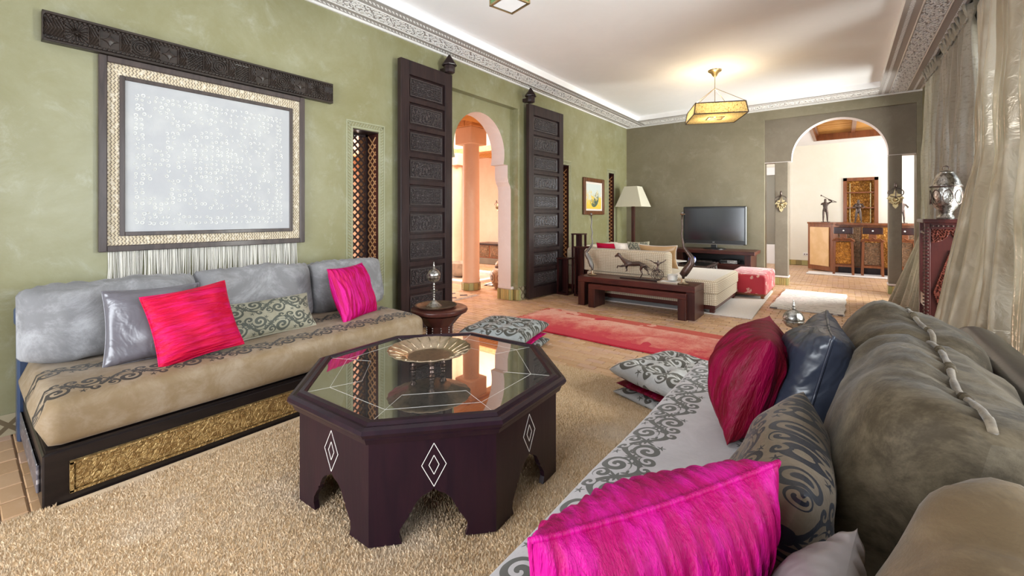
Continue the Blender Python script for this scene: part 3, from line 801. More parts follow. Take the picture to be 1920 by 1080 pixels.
def sconce(name, lab, loc, axis_rz, group, s=1.0):
    t = thing(name, lab, 'wall sconce', loc, axis_rz, group)     # local -y is the room side
    p = MB(); 
    poly = [(0, -.13), (.025, -.10), (.03, -.07), (.065, -.05), (.055, -.02), (.085, .0), (.06, .03), (.05, .05), (.02, .06), (0, .14)]
    poly = [(a*s, b*s) for a, b in poly]; full = poly+[(-a, b) for a, b in reversed(poly[1:-1])]
    q = MB().prism(full, 0, .012); q.v = [(v[0], -v[2], v[1]) for v in q.v]; q.build('back_plate', M['brass'], t)
    r = MB()
    for k in range(7):
        a = PI*k/6; r.sphere((.055*s*math.cos(a), -.02, -.03*s-.06*s*math.sin(a)*.9+.02), .014*s, 8, 6)
    r.sphere((0, -.025, -.02), .028*s, 10, 8); r.build('boss', M['brass'], t, True)
    c = MB(); pts = [(.075*s*math.cos(a), -.05, .07*s+.055*s*math.sin(a)) for a in np.linspace(-PI*.75, PI*1.1, 22)]
    c.tube(pts, .006*s, 6); c.tube([(0, -.03, -.02), (0, -.06, .02), (0, -.055, .15*s)], .006*s, 6); c.build('arm', M['bronze'], t, True)
    MB().lathe([(.004, .13*s), (.016*s, .14*s), (.012*s, .19*s), (.001, .20*s)], (0, -.055, 0), 10).build('spike', M['bronze'], t, True)
    return t
sconce('wall_sconce', 'small dark sconce on the apricot hall wall', (-7.28, 8.79, 1.48), 0, 'sconces', .9)
sconce('wall_sconce', 'brass sconce on the left pillar of the far arch', (-.866, YF+.045, 1.46), 0, 'sconces', 1.15)
sconce('wall_sconce', 'brass sconce on the right pillar of the far arch', (.665, YF+.045, 1.52), 0, 'sconces', 1.25)

# ================================================================ BAR ROOM beyond the far arch
BY = 12.95
struct('wall_bar_far', MB().box(-3.6, .02, BY, BY+.3, 0, 3.3).box(.02, .66, BY, BY+.3, 0, .98).box(.02, .66, BY, BY+.3, 2.14, 3.3).box(.02, .66, BY+.26, BY+.3, .98, 2.14).box(.66, 4.4, BY, BY+.3, 0, 3.3), M['barwall'])
struct('wall_bar_left', MB().box(-3.7, -3.5, YF+.32, 9.9, 0, 3.3).box(-3.7, -3.5, 11.6, BY, 0, 3.3).box(-3.7, -3.5, 9.9, 11.6, 2.6, 3.3), M['barwall'])
struct('wall_bar_right', MB().box(4.2, 4.4, YF+.32, BY, 0, 3.3), M['barwall'])
BXH = (-.52, 1.3, 9.75, 12.25)
cb = MB()
for r in ((-3.6, BXH[0], YF+.3, BY), (BXH[1], 4.3, YF+.3, BY), (BXH[0], BXH[1], YF+.3, BXH[2]), (BXH[0], BXH[1], BXH[3], BY)): cb.box(*r, 3.0, 3.12)
struct('ceiling_bar', cb, M['white']); cbo = bpy.data.objects['ceiling_bar']
MB().box(BXH[0]-.1, BXH[1]+.1, BXH[2]-.1, BXH[3]+.1, 3.26, 3.3).box(BXH[0]-.1, BXH[1]+.1, BXH[3], BXH[3]+.1, 3.12, 3.26).box(BXH[0]-.1, BXH[1]+.1, BXH[2]-.1, BXH[2], 3.12, 3.26).box(BXH[0]-.1, BXH[0], BXH[2], BXH[3], 3.12, 3.26).box(BXH[1], BXH[1]+.1, BXH[2], BXH[3], 3.12, 3.26).build('lath_backing', M['honeywood'], cbo)
lb = MB().tube([(0, 0, 0), (1, 0, 0)], .026, 7); me_l2 = bpy.data.meshes.new('lath'); me_l2.from_pydata(lb.v, [], lb.f); me_l2.materials.append(M['honeywood'])
for k in range(22):
    yy = BXH[2]+.05+k*(BXH[3]-BXH[2]-.1)/21
    piece(me_l2, 'lath', cbo, (BXH[0]-.05, yy, 3.22+random.uniform(-.006, .006)), (0, 0, random.uniform(-.012, .012)), (1.9, 1, random.uniform(.85, 1.15)))
for x0 in (-.5, .16, .84): MB().box(x0, x0+.07, BXH[2], BXH[3], 3.10, 3.19).build('joist', M['barwood'], cbo)
rb = MB(); rb.box(BXH[0]-.01, BXH[0]+.05, BXH[2], BXH[3], 2.985, 3.13); rb.box(BXH[0], BXH[1], BXH[3]-.05, BXH[3]+.01, 2.985, 3.13); rb.box(BXH[1]-.05, BXH[1]+.01, BXH[2], BXH[3], 2.985, 3.13); rb.build('ceiling_edge_beam', M['barwood'], cbo)
plinth('baseboard_bar', -3.4, -.45, BY-.02, BY, .13, sides='S', tw=.12)
# socket
t = thing('wall_socket', 'white double power socket low on the bar room wall', 'socket', (-.72, BY, .28))
MB().box(-.055, .055, -.012, 0, -.035, .035, .003).build('plate', M['white'], t)
q = MB()
for sx in (-.025, .025): q.lathe([(.016, -.014), (.016, -.011)], (sx, 0, 0), 12, axis='y')
q.build('outlet', M['pillar'], t)
# switch on left wall by right door leaf
t = thing('light_switch', 'white light switch on the green wall right of the right-hand door leaf', 'switch', (XL, 6.10, 1.12))
MB().box(0, .01, -.04, .04, -.04, .04, .003).build('plate', M['white'], t); MB().box(.01, .015, -.02, .02, -.02, .02, .002).build('rocker', M['white'], t)
# glazed white door in the left slot
t = bpy.data.objects.new('door_2', None); COL.objects.link(t); t.location = (-1.62, BY-.03, 0); t['kind'] = 'structure'
d = MB()
for a, b, c, e in ((-.5, -.42, 0, 2.5), (.42, .5, 0, 2.5), (-.5, .5, 2.42, 2.5), (-.42, -.30, 0, 2.42), (.30, .42, 0, 2.42), (-.30, .30, 0, .5), (-.30, .30, 2.3, 2.42)): d.box(a, b, -.03, .02, c, e)
d.build('door_frame', M['white'], t); MB().box(-.30, .30, -.01, 0, .5, 2.3).build('pane', M['glass'], t)
# alcove shelving
t = thing('wall_shelving', 'chestnut wood shelf unit with amber embossed back in the wall behind the bar', 'shelving', (.34, BY+.02, .98))
f = MB(); W2 = .32; H2 = 1.16
for a, b in ((-W2, -W2+.07), (W2-.07, W2)): f.box(a, b, -.05, .22, 0, H2)
f.box(-W2, W2, -.05, .22, H2-.07, H2); f.box(-W2, W2, -.05, .22, 0, .03); f.build('frame', M['barwood'], t)
MB().box(-W2, W2, .19, .22, 0, H2).build('back_panel', M['amber'], t)
for zz in (.44, .80): MB().box(-W2+.05, W2-.05, -.03, .2, zz, zz+.025).build('shelf', M['barwood'], t)
q = MB(); q.box(-W2+.12, W2-.12, .17, .19, .08, .1); q.box(-W2+.12, -W2+.14, .17, .19, .08, H2-.12); q.box(W2-.14, W2-.12, .17, .19, .08, H2-.12); q.build('inner_trim', M['brass'], t)
# bar counter
t = thing('bar_counter', 'chestnut bar counter with padded gold end panel and embossed copper front', 'bar', (0, 0, 0))
E0, E1 = Vector((-.63, 12.10, 0)), Vector((-.16, 11.66, 0))    # end panel runs obliquely
th = (E1-E0).normalized(); nn = Vector((-th.y, th.x, 0))*-1
def obl(s0, s1, d0, d1, z0, z1, mb=None):
    mb = mb or MB(); pts = [E0+th*s+Vector((-th.y, th.x, 0))*d for s, d in ((s0, d0), (s1, d0), (s1, d1), (s0, d1))]
    return mb.prism([(p.x, p.y) for p in pts], z0, z1)
L = (E1-E0).length
obl(0, L, 0, .42, .02, 1.06).build('end_unit', M['barwood'], t)
obl(.07, L-.08, -.025, .0, .12, .99).build('padded_panel', M['goldsatin'], t, bevel=.012)
obl(-.01, L+.01, -.02, .44, 1.06, 1.10).build('end_cap', M['barwood'], t, bevel=.01)
MB().box(-.16, 2.3, 11.78, 12.1, .10, 1.04).build('counter_body', M['barwood'], t)
x = -.13; k = 0
while x < 2.2:
    MB().box(x, x+.44, 11.755, 11.785, .16, 1.0, .004).build('front_panel', [M['brownemb'], M['amber'], M['brownemb']][k % 3], t); x += .46; k += 1
MB().box(-.18, 2.35, 11.70, 12.15, 1.04, 1.085, .008).build('countertop', M['barwood'], t)
MB().box(-.16, 2.3, 11.76, 11.8, .02, .13).build('kickboard', M['darkwood'], t)
MB().box(-.16, 2.3, 11.765, 12.08, 0, .03).build('footing', M['darkwood'], t)
# stools
def stool(x, y, lab, seatmat, first=None):
    t = thing('bar_stool', lab, 'bar stool', (x, y, .015), 0, 'bar stools')
    for sx in (-1, 1):
        for sy in (-1, 1):
            MB().bar((sx*.16, sy*.13, 0), (sx*.145, sy*.12, .70), .042, .042, (0, 1, 0)).build('leg', M['barwood'], t)
    q = MB()
    for sy in (-.13, .13): q.box(-.15, .15, sy-.015, sy+.015, .16, .20)
    for sx in (-.15, .15): q.box(sx-.015, sx+.015, -.12, .12, .22, .25)
    q.build('stretcher', M['barwood'], t)
    MB().box(-.13, .13, -.105, -.09, .22, .68, .003).build('front_panel', seatmat, t)
    q = MB(); q.box(-.185, .185, -.16, .17, .70, .735, .012)
    pts = [(-.185, -.165, .70), (-.12, -.17, .76), (-.05, -.17, .745), (0, -.17, .78), (.05, -.17, .745), (.12, -.17, .76), (.185, -.165, .70)]
    q.tube(pts, .014, 6); q.build('seat', M['barwood'], t)
    MB().box(-.06, .06, -.165, -.135, .73, .86, .005).build('backrest_post', M['barwood'], t)
    b = MB().box(-.16, .16, -.175, -.125, .85, .99, .008).build('backrest', M['mahogany'], t)
    MB().sphere((0, -.185, .92), .016, 10, 8).build('knob', M['white'], b, True)
    return t
stool(.02, 11.45, 'left bar stool with an amber embossed panel between its legs', M['amber'])
stool(.49, 11.50, 'middle bar stool with a dull brown embossed panel between its legs', M['brownemb'])
stool(.97, 11.50, 'right bar stool half hidden behind the right arch pillar', M['brownemb'])
flat_rug('white_runner_rug', 'white shaggy runner rug on the floor under the bar stools', 'rug', .55, 11.35, 2.3, .55, .0, M['woven_top'], wav=.02)
# small figures: one skinned body each
def figure(name, lab, cat, loc, rz, s, joints, edges, radii, mat, group, props=()):
    t = thing(name, lab, cat, loc, rz, group)
    me = bpy.data.meshes.new('body'); me.from_pydata([tuple(c*s for c in j) for j in joints], edges, [])
    o = bpy.data.objects.new('body', me); COL.objects.link(o); o.parent = t; me.materials.append(mat)
    md = o.modifiers.new('skin', 'SKIN'); me.skin_vertices if me.skin_vertices else None
    if not me.skin_vertices:
        bm = bmesh.new(); bm.from_mesh(me); bm.verts.layers.skin.verify(); bm.to_mesh(me); bm.free()
    for i, r in enumerate(radii): me.skin_vertices[0].data[i].radius = (r*s, r*s)
    me.skin_vertices[0].data[0].use_root = True
    ss = o.modifiers.new('sub', 'SUBSURF'); ss.levels = 1; ss.render_levels = 1
    for nm, fn in props:
        q = MB(); fn(q); q.v = [tuple(c*s for c in v) for v in q.v]; q.build(nm, mat, t, True)
    return t
# joints: pelvis chest neck head | legs | arms   (unit = figure about 1 tall)
def body(armL, armR, lean=0, legs=((-.07, 0), (.07, 0)), headx=0):
    J = [(0, 0, .50), (lean*.5, 0, .60), (lean, 0, .74), (lean, 0, .80), (lean+headx, 0, .87), (lean+headx, -.01, .95)]
    Ed = [(0, 1), (1, 2), (2, 3), (3, 4), (4, 5)]; R = [.075, .06, .085, .035, .05, .04]
    for sx, (fx, fy) in zip((-1, 1), legs):
        b = len(J); J += [(sx*.05, 0, .46), (sx*.055+(fx-sx*.055)*.5, -.02, .26), (fx, fy, .05), (fx, fy-.06, .02)]; R += [.055, .04, .025, .02]
        Ed += [(0, b), (b, b+1), (b+1, b+2), (b+2, b+3)]
    for arm in (armL, armR):
        b = len(J); J += list(arm); R += [.035]+[.026]*(len(arm)-2)+[.02]; Ed += [(2, b)]+[(b+i, b+i+1) for i in range(len(arm)-1)]
    return J, Ed, R
def base_fn(q): q.box(-.13, .13, -.13, .1, .0, .02)
J, Ed, R = body([(-.10, 0, .75), (-.15, -.03, .70), (.02, -.04, .80)], [(.10, 0, .75), (.22, -.04, .83), (.08, -.05, .90)])
figure('golfer_statuette', 'bronze golfer statuette swinging a club, on the left end of the bar', 'statuette', (-.30, 11.9, 1.1), .2, .56, J, Ed, R, M['bronze'], 'statuettes on the bar',
       [('golf_club', lambda q: (q.tube([(.36, -.05, .80), (.10, -.06, .92), (-.12, -.05, 1.06)], .012, 6), q.sphere((-.14, -.05, 1.07), .03, 8, 6), q.tube([(.36, -.05, .80), (.12, -.05, .80)], .014, 6))), ('base', base_fn)])
J, Ed, R = body([(-.10, 0, .75), (-.17, -.05, .64), (-.04, -.14, .60)], [(.11, 0, .75), (.18, -.06, .64), (.10, -.16, .62)], legs=((-.10, 0), (.09, -.02)))
figure('drummer_statuette', 'bronze statuette of a musician in the middle of the bar before the shelves', 'statuette', (.28, 11.95, 1.085), -.1, .54, J, Ed, R, M['bronze'], 'statuettes on the bar',
       [('instrument', lambda q: (q.sphere((0, -.12, .68), .10, 12, 8, (1, .6, 1)), q.tube([(.02, -.18, .60), (.24, -.16, .66)], .012, 6))), ('base', base_fn)])
J, Ed, R = body([(-.10, 0, .75), (-.20, -.06, .80), (-.26, -.1, .88)], [(.11, 0, .75), (.18, -.06, .64), (.10, -.16, .62)])
figure('player_statuette', 'bronze statuette on the right part of the bar, seen in the right slot', 'statuette', (.98, 11.95, 1.085), .3, .52, J, Ed, R, M['bronze'], 'statuettes on the bar', [('base', base_fn)])

# ================================================================ SOFT FURNISHINGS
def pillow(name, label, cat, c, wd, hd, W, H, T, mat, group=None, p=2.6, q=.5, conc=.07, n=36, wob=.012, ruche=None, pipe=None, pr_=.005, seed=0, gather=.0, sag=0.0, tie=None, square=False):
    """cushion; c = centre, wd / hd = width and height directions; parts: cover (> piping)"""
    if ruche: n = 84
    wd = Vector(wd).normalized(); hd = Vector(hd); hd = (hd-wd*hd.dot(wd)).normalized(); yd = hd.cross(wd)
    Mx = Matrix((wd, yd, hd)).transposed()
    c = Vector(c); t = thing(name, label, cat, c-hd*H/2, 0, group); t.rotation_euler = Mx.to_euler()
    def edge(u, v):
        a = 1-conc*(1-v*v)**1.0*abs(u)**2; b = 1-conc*(1-u*u)*abs(v)**2
        if square:   # rounded rectangle corners
            pass
        return u*a*W/2, v*b*H/2
    def side(sg):
        def f(a, b):
            # cosine spacing concentrates vertices near the rim
            u = -math.cos(PI*a); v = -math.cos(PI*b)
            k = max(0.0, (1-abs(u)**p)*(1-abs(v)**p))**q
            th = T/2*k
            nz = mnoise.noise(Vector((u*1.7+seed, v*1.7+sg, seed*.37)))*wob*2*min(1, k*1.5)
            if ruche:
                ax, fq, am = ruche
                s_ = u if ax == 'u' else v; o_ = v if ax == 'u' else u
                nz += am*math.sin(s_*fq+2.2*mnoise.noise(Vector((o_*1.5, s_*2, seed)))*2)*min(1, k*2.2)
                nz += am*.6*math.sin(s_*fq*2.3+3*mnoise.noise(Vector((o_*2.5, s_*3, seed+5))))*min(1, k*2.2)
            if gather:
                rim = math.exp(-((1-max(abs(u), abs(v)))/.16)**2)
                along = v if abs(u) > abs(v) else u
                nz += gather*math.sin(along*34+seed)*rim*min(1, k*6)
            x, z = edge(u, v)
            if sag: z -= sag*(1-u*u)*(v+1)/2*H
            return (x, sg*(th+nz), z+H/2)
        return f
    mb = MB(); mb.grid(side(-1), n, n); nn_ = len(mb.v); mb.grid(side(1), n, n)
    mb.f = [f if max(f) < nn_ else tuple(reversed(f)) for f in mb.f]
    uv = [(-math.cos(PI*i/(n-1))*.5+.5, -math.cos(PI*j/(n-1))*.5+.5) for j in range(n) for i in range(n)]
    mb.uv = uv+uv
    o = mb.build('cover', mat, t, True)
    if pipe:
        pts = []
        m = 26
        for k in range(m): pts.append((-1+2*k/m, -1))
        for k in range(m): pts.append((1, -1+2*k/m))
        for k in range(m): pts.append((1-2*k/m, 1))
        for k in range(m): pts.append((-1, 1-2*k/m))
        pts.append(pts[0]); P = []
        for u, v in pts:
            x, z = edge(u, v)
            if sag: z -= sag*(1-u*u)*(v+1)/2*H
            P.append((x, 0, z+H/2))
        MB().tube(P, pr_, 6).build('piping', pipe, o, True)
    return t

def back_cushion(label, c, wd, hd, W, H, T, mat, pipe, group, seed=0, cord=True, tuft=False):
    """large boxy back cushion with a corded seam"""
    wd = Vector(wd).normalized(); hd = Vector(hd); hd = (hd-wd*hd.dot(wd)).normalized(); yd = hd.cross(wd)
    Mx = Matrix((wd, yd, hd)).transposed(); c = Vector(c)
    t = thing('back_cushion', label, 'cushion', c-hd*H/2, 0, group); t.rotation_euler = Mx.to_euler()
    N = 40; K = 30
    def f(a, b):
        # a: round the thickness-height section (closed), b: along the width, rings closer at the ends
        s = -math.cos(PI*b)*.45+(-1+2*b)*.55
        ang = 2*PI*a
        ca, sa = math.cos(ang), math.sin(ang)
        e = .62
        yy = math.copysign(abs(ca)**e, ca)*T/2; zz = math.copysign(abs(sa)**e, sa)*H/2
        # cap rounding along the width
        k = max(0.0, 1-abs(s)**7)**.32
        ky = k; kz = .80+.20*max(0.0, 1-abs(s)**5)**.5
        if abs(s) > .9999: ky = .0; 
        x = s*W/2
        w = mnoise.noise(Vector((s*1.4+seed, ca*1.1, sa*1.1+seed)))*.028
        w += mnoise.noise(Vector((s*5+seed, ca*2.2, sa*2.2)))*.006
        # gathers fanning from the top seam
        top = max(0, sa)**3
        w += .006*math.sin(s*W*70+2*math.sin(ca*3))*top*math.exp(-abs(ca)*1.3)
        # pull in at the cord
        seam = math.exp(-(ca/.10)**2)
        w -= .012*seam*top
        y = (yy+w*ca)*ky; z = zz*kz+w*sa*1.2
        # belly
        y *= 1+.12*(1-s*s)*(1-(sa*.8)**2)
        return (x, y, z+H/2)
    mb = MB().grid(f, N, K, True)
    # close both ends
    for b0 in (0, (K-1)*N):
        i0 = list(range(b0, b0+N)); mb.f.append(tuple(i0 if b0 else reversed(i0)))
    o = mb.build('cover', mat, t, True, rec=True)
    if cord:
        P = []
        for k in range(1, 45):
            s = -1+2*k/45; p_ = f(.25, (s+1)/2); s = p_[0]*2/W; P.append((p_[0], p_[1]+.012*math.sin(s*3+seed), p_[2]+.004))
        P = [P[0]]+[tuple(sum(P[j][c_] for j in range(max(0, i-3), min(len(P), i+4)))/len(range(max(0, i-3), min(len(P), i+4))) for c_ in range(3)) for i in range(1, len(P)-1)]+[P[-1]]
        P = [(a_, b_, c_+.004) for a_, b_, c_ in P]
        q = MB(); q.tube(P, [.0075+.0006*math.sin(i*1.3) for i in range(len(P))], 8)
        cd = q.build('cord', pipe, o, True)
        kn = MB()
        for k in (10, 11, 21, 22, 23, 33, 34):
            p_ = Vector(P[k]); d_ = (Vector(P[min(k+1, len(P)-1)])-p_).normalized()*.006
            MB().tube([p_-d_, p_, p_+d_], [.0105, .012, .0105], 8).build('knot', M['brown_velvet'], o, True)
    return t

def mattress(parent, W, L, z0, z1, mat, over=0, name='seat_mattress', seed=0, puff=.012):
    """x from 0 (front) inwards W, y 0..L"""
    N = 48; K = 40; H = z1-z0
    def f(a, b):
        ang = 2*PI*a; ca, sa = math.cos(ang), math.sin(ang); e = .30
        x = math.copysign(abs(ca)**e, ca)*W/2; z = math.copysign(abs(sa)**.38, sa)*H/2
        s = -1+2*b; s = math.copysign(abs(s)**.7, s)
        k = max(0, 1-abs(s)**26)**.22; kk = .86+.14*k
        y = s*L/2
        w = mnoise.noise(Vector((x*2.5+seed, y*2.5, z)))*puff
        return ((x)*kk if abs(s) > .97 else x, y, z*(k*.9+.1 if abs(s) > .93 else 1)+w*(1 if sa > 0 else .2))
    mb = MB().grid(f, N, K, True)
    for b0 in (0, (K-1)*N):
        i0 = list(range(b0, b0+N)); mb.f.append(tuple(i0 if b0 else reversed(i0)))
    mb.v = [(x+W/2, y+L/2, z+(z0+z1)/2) for x, y, z in mb.v]
    return mb.build(name, mat, parent, True, rec=True)

# ---------------------------------------------------------------- left banquette
def banquette(label, loc, L, W, mirror, seatmat, backmat, base_h=.235, seat_h=.47, roll_z=.76, roll_r=.07):
    """x = 0 front, grows towards the backrest; mirror = -1 for the sofa whose back is at -X"""
    t = thing('banquette', label, 'sofa', loc, 0)
    sx = mirror
    def B(x0, x1, y0, y1, z0, z1, b=0):
        m = MB(); m.box(*(sorted((x0*sx, x1*sx))), y0, y1, z0, z1, b); return m
    fr_ = B(.03, W-.04, 0.02, L-.02, .0, base_h, .006); 
    fr_.build('base_frame', M['blackwood'], t)
    m = B(.012, .032, .11, L-.11, .055, .175, .008); p = m.build('embossed_panel', M['goldpanel'], t)
    # rim round the gold panel
    r = MB()
    for q in ((.008, .032, .10, L-.10, .048, .058), (.008, .032, .10, L-.10, .172, .182), (.008, .032, .10, .112, .05, .18), (.008, .032, L-.112, L-.10, .05, .18)):
        r.box(*(sorted((q[0]*sx, q[1]*sx))), *q[2:])
    r.build('panel_moulding', M['goldpanel'], p)
    for yy in (.008, L-.02):
        B(.10, W-.15, yy-.0, yy+.012, .055, .175, .004).build('mosaic_panel', M['mosaic'], t)
    B(.04, W-.12, .03, L-.03, base_h, base_h+.012).build('skirt_board', M['blackwood'], t)
    ob = mattress(t, W-.14, L, base_h+.008, seat_h, seatmat)
    if sx < 0: ob.scale = (-1, 1, 1)
    # back frame with padded leather roll on top
    B(W-.14, W-.02, .0, L, .0, roll_z-.06, .01).build('back_frame', backmat, t)
    zr = roll_z-roll_r; rr = roll_r; c = MB().tube([((W-.08)*sx, y_, zr) for y_ in (-.01, .0, .02, .06, L*.5, L-.06, L-.02, L, L+.01)], [rr*.55, rr*.8, rr*.95, rr, rr, rr, rr*.95, rr*.8, rr*.55], 24)
    c.build('back_roll', backmat, t, SM)
    return t
banquette('low banquette sofa with taupe patterned seat and gold embossed base along the green wall', (-2.63, .19, 0), 2.09, 1.08, -1, M['seat_left'], M['blueleather'])
G1 = 'back cushions of the left banquette'
lc = [('leftmost silver-grey velvet back cushion of the left banquette', .565, .78), ('middle silver-grey velvet back cushion under the hanging fringe', 1.325, .76), ('right silver-grey velvet back cushion behind the deep pink pillow', 2.03, .66)]
for i, (lb_, yc, w_) in enumerate(lc):
    back_cushion(lb_, (-3.385-.0*i, yc, .665), (0, -1, 0), (-.20, 0, 1), w_, .43, .25, M['grey_velvet'], M['trim'], G1, seed=i*3.1, cord=False)
pillow('throw_pillow', 'plain grey satin pillow between the leftmost back cushion and a rose-red pillow', 'pillow', (-3.02, .66, .655), (.12, 1, 0), (-.32, 0, 1), .42, .40, .16, M['greysatin'], 'throw pillows on the left banquette', seed=1.2, gather=.004, pipe=M['greysatin'])
pillow('throw_pillow', 'rose-red crushed velvet pillow tilted on the left banquette', 'pillow', (-2.86, .80, .655), (-.06, 1, .10), (-.42, -.08, .9), .40, .40, .15, M['pinkred'], 'throw pillows on the left banquette', ruche=('v', 30, .003), seed=2.2, pipe=M['pinkred'])
pillow('lumbar_pillow', 'sage scroll-patterned oblong pillow between rose-red and deep pink pillows', 'pillow', (-3.02, 1.26, .575), (-.04, 1, .0), (-.6, 0, 1), .58, .25, .13, M['damask_sage'], 'throw pillows on the left banquette', seed=3.3, pipe=M['damask_sage'])
pillow('throw_pillow', 'deep pink vertically pleated velvet pillow at the far end of the left banquette', 'pillow', (-3.02, 1.88, .655), (-.45, 1, .0), (-.30, -.12, .9), .44, .42, .16, M['pinkvert'], 'throw pillows on the left banquette', ruche=('u', 40, .006), seed=4.2, pipe=M['pinkvert'])

# ---------------------------------------------------------------- right banquette (foreground)
banquette('foreground banquette sofa with pale scroll-patterned seat and dark leather back roll', (-.655, -.35, 0), 2.97, 1.175, 1, M['seat_right'], M['leather'], seat_h=.45, roll_z=.79, roll_r=.08)
G2 = 'back cushions of the foreground banquette'
back_cushion('far olive-brown velvet back cushion behind the blue satin pillow', (.175, 2.15, .66), (0, 1, 0), (.20, 0, 1), .66, .44, .34, M['brown_velvet'], M['trim'], G2, seed=.7)
back_cushion('middle large olive-brown velvet back cushion with a knotted cord seam', (.165, 1.46, .66), (0, 1, 0), (.20, 0, 1), .74, .46, .35, M['brown_velvet'], M['trim'], G2, seed=2.9)
back_cushion('nearest tan velvet back cushion in the lower right corner', (.205, .61, .645), (0, 1, 0), (.16, 0, 1), .68, .43, .33, M['tan_velvet'], M['trim'], G2, seed=5.1, cord=False)
G3 = 'throw pillows on the foreground banquette'
pillow('throw_pillow', 'crimson crushed velvet pillow standing in front of the blue satin one', 'pillow', (-.275, 1.83, .648), (-.12, 1, .0), (.34, .0, 1), .42, .40, .27, M['crimson'], G3, ruche=('u', 26, .004), seed=1.1, q=.62, conc=.03, p=2.2)
pillow('throw_pillow', 'shiny blue-grey satin pillow leaning on the far brown back cushion', 'pillow', (-.085, 1.87, .66), (-.06, 1, 0), (.24, 0, 1), .44, .44, .24, M['bluesatin'], G3, seed=6.3, gather=.006, pipe=M['bluesatin'])
pillow('lumbar_pillow', 'bronze and navy scroll-patterned pillow in front of the middle brown cushion', 'pillow', (-.125, 1.14, .60), (-.06, 1, 0), (.34, 0, 1), .52, .36, .20, M['damask_dark'], G3, seed=7.7, conc=.02)
pillow('throw_pillow', 'magenta crushed velvet pillow in the foreground at the bottom of the picture', 'pillow', (-.25, .685, .645), (.50, .72, .06), (.20, -.25, .9), .43, .40, .21, M['magenta'], G3, ruche=('u', 52, .0038), seed=8.1, pipe=M['magenta'])
pillow('throw_pillow', 'dusky pink-grey satin pillow corner at the bottom edge beside the tan cushion', 'pillow', (-.07, .66, .60), (.1, 1, 0), (.36, -.05, .9), .36, .38, .12, M['dusky'], G3, seed=9.1, gather=.005)

# ---------------------------------------------------------------- floor cushion stacks
def floor_cushion(label, c, rz, W, T, mat, group, tufts=True, seed=0, name='floor_cushion', L=None, tilt=(0, 0)):
    L = L or W
    t = thing(name, label, 'floor cushion', c, 0, group); t.rotation_euler = (tilt[0], tilt[1], rz)
    n = 44; tp = [(i, j) for i in (-.5, 0, .5) for j in (-.5, 0, .5)]
    def side(sg):
        def f(a, b):
            u = -math.cos(PI*a); v = -math.cos(PI*b)
            k = max(0.0, (1-abs(u)**6)*(1-abs(v)**6))**.45
            th = T/2*k
            if tufts:
                for (i, j) in tp:
                    r = math.hypot(u-i, v-j); th -= T*.30*math.exp(-(r/.13)**2)
                th -= T*.05*(abs(math.sin(u*2*PI))**.5<.25)*k
            th += mnoise.noise(Vector((u*2.2+seed, v*2.2, sg*3)))*.010*k
            return (u*W/2*(1-.05*(1-v*v)), v*L/2*(1-.05*(1-u*u)), T/2+sg*max(th, 0 if k == 0 else .002))
        return f
    mb = MB(); mb.grid(side(-1), n, n); nn_ = len(mb.v); mb.grid(side(1), n, n)
    mb.f = [f if max(f) >= nn_ else tuple(reversed(f)) for f in mb.f]
    uv = [(-math.cos(PI*i/(n-1))*.5+.5, -math.cos(PI*j/(n-1))*.5+.5) for j in range(n) for i in range(n)]; mb.uv = uv+uv
    o = mb.build('cover', mat, t, True)
    if tufts:
        for i, j in tp: MB().sphere((i*W/2*.97, j*L/2*.97, T*.70), .012, 8, 5, (1, 1, .5)).build('button', mat, o, True)
    return t
G4 = 'floor cushions left of the red rug'; G5 = 'floor cushions at the end of the foreground banquette'
ra = math.radians(14)
floor_cushion('lowest pale blue floor cushion of the stack behind the octagonal table', (-2.49, 3.15, .0), ra, .63, .075, M['damask_grey'], G4, False, 1)
floor_cushion('thin magenta floor cushion sandwiched in the stack behind the octagonal table', (-2.50, 3.15, .074), ra, .59, .045, M['pinkvert'], G4, False, 2)
floor_cushion('tufted blue-grey patterned floor cushion on top of the stack behind the octagonal table', (-2.51, 3.14, .116), ra, .65, .13, M['damask_grey'], G4, True, 3)
rb_ = math.radians(-20)
floor_cushion('lowest taupe patterned floor cushion beside the end of the foreground banquette', (-.87, 2.94, .0), rb_, .60, .07, M['damask_taupe'], G5, False, 4)
floor_cushion('thin crimson floor cushion in the stack beside the foreground banquette', (-.86, 2.94, .072), rb_, .58, .05, M['crimson'], G5, False, 5)
floor_cushion('tufted taupe patterned floor cushion topping the stack beside the foreground banquette', (-.86, 2.93, .119), rb_, .64, .14, M['damask_taupe'], G5, True, 6)

# ================================================================ OCTAGONAL TABLE
t = thing('octagonal_table', 'dark aubergine octagonal coffee table with mirrored glass top and white diamond inlays', 'coffee table', (-1.65, 1.485, .02), math.radians(-64.7))
OZ = .46
def octo(r): return [(r*math.cos(k*PI/4), r*math.sin(k*PI/4)) for k in range(8)]
def oct_loft(prof, mb=None):
    mb = mb or MB(); b = len(mb.v)
    vs = []; fs = []
    for r, z in prof: vs += [(x, y, z) for x, y in octo(r)]
    for k in range(len(prof)-1):
        for i in range(8):
            j = (i+1) % 8; fs.append((k*8+i, k*8+j, k*8+8+j, k*8+8+i))
    return mb.add(vs, fs)
top = oct_loft([(.60, OZ-.075), (.64, OZ-.07), (.648, OZ-.05), (.648, OZ-.042), (.664, OZ-.036), (.672, OZ-.022), (.668, OZ-.008), (.65, OZ-.002), (.636, OZ-.004), (.625, OZ+.006), (.606, OZ+.008), (.596, OZ+.002), (.594, OZ-.012), (.10, OZ-.012)])
top.build('top_frame', M['aubergine'], t, rec=True)
def mirror_mat():
    m = Mat('antique_mirror_glass', (.42, .40, .37), .02, .92)
    m.mix(m.noise(60, 4, .8), (.13, .11, .10), .60, .74); return m.m
gl_ = MB().prism(octo(.594), OZ-.012, OZ-.002).build('glass_top', mirror_mat(), t)
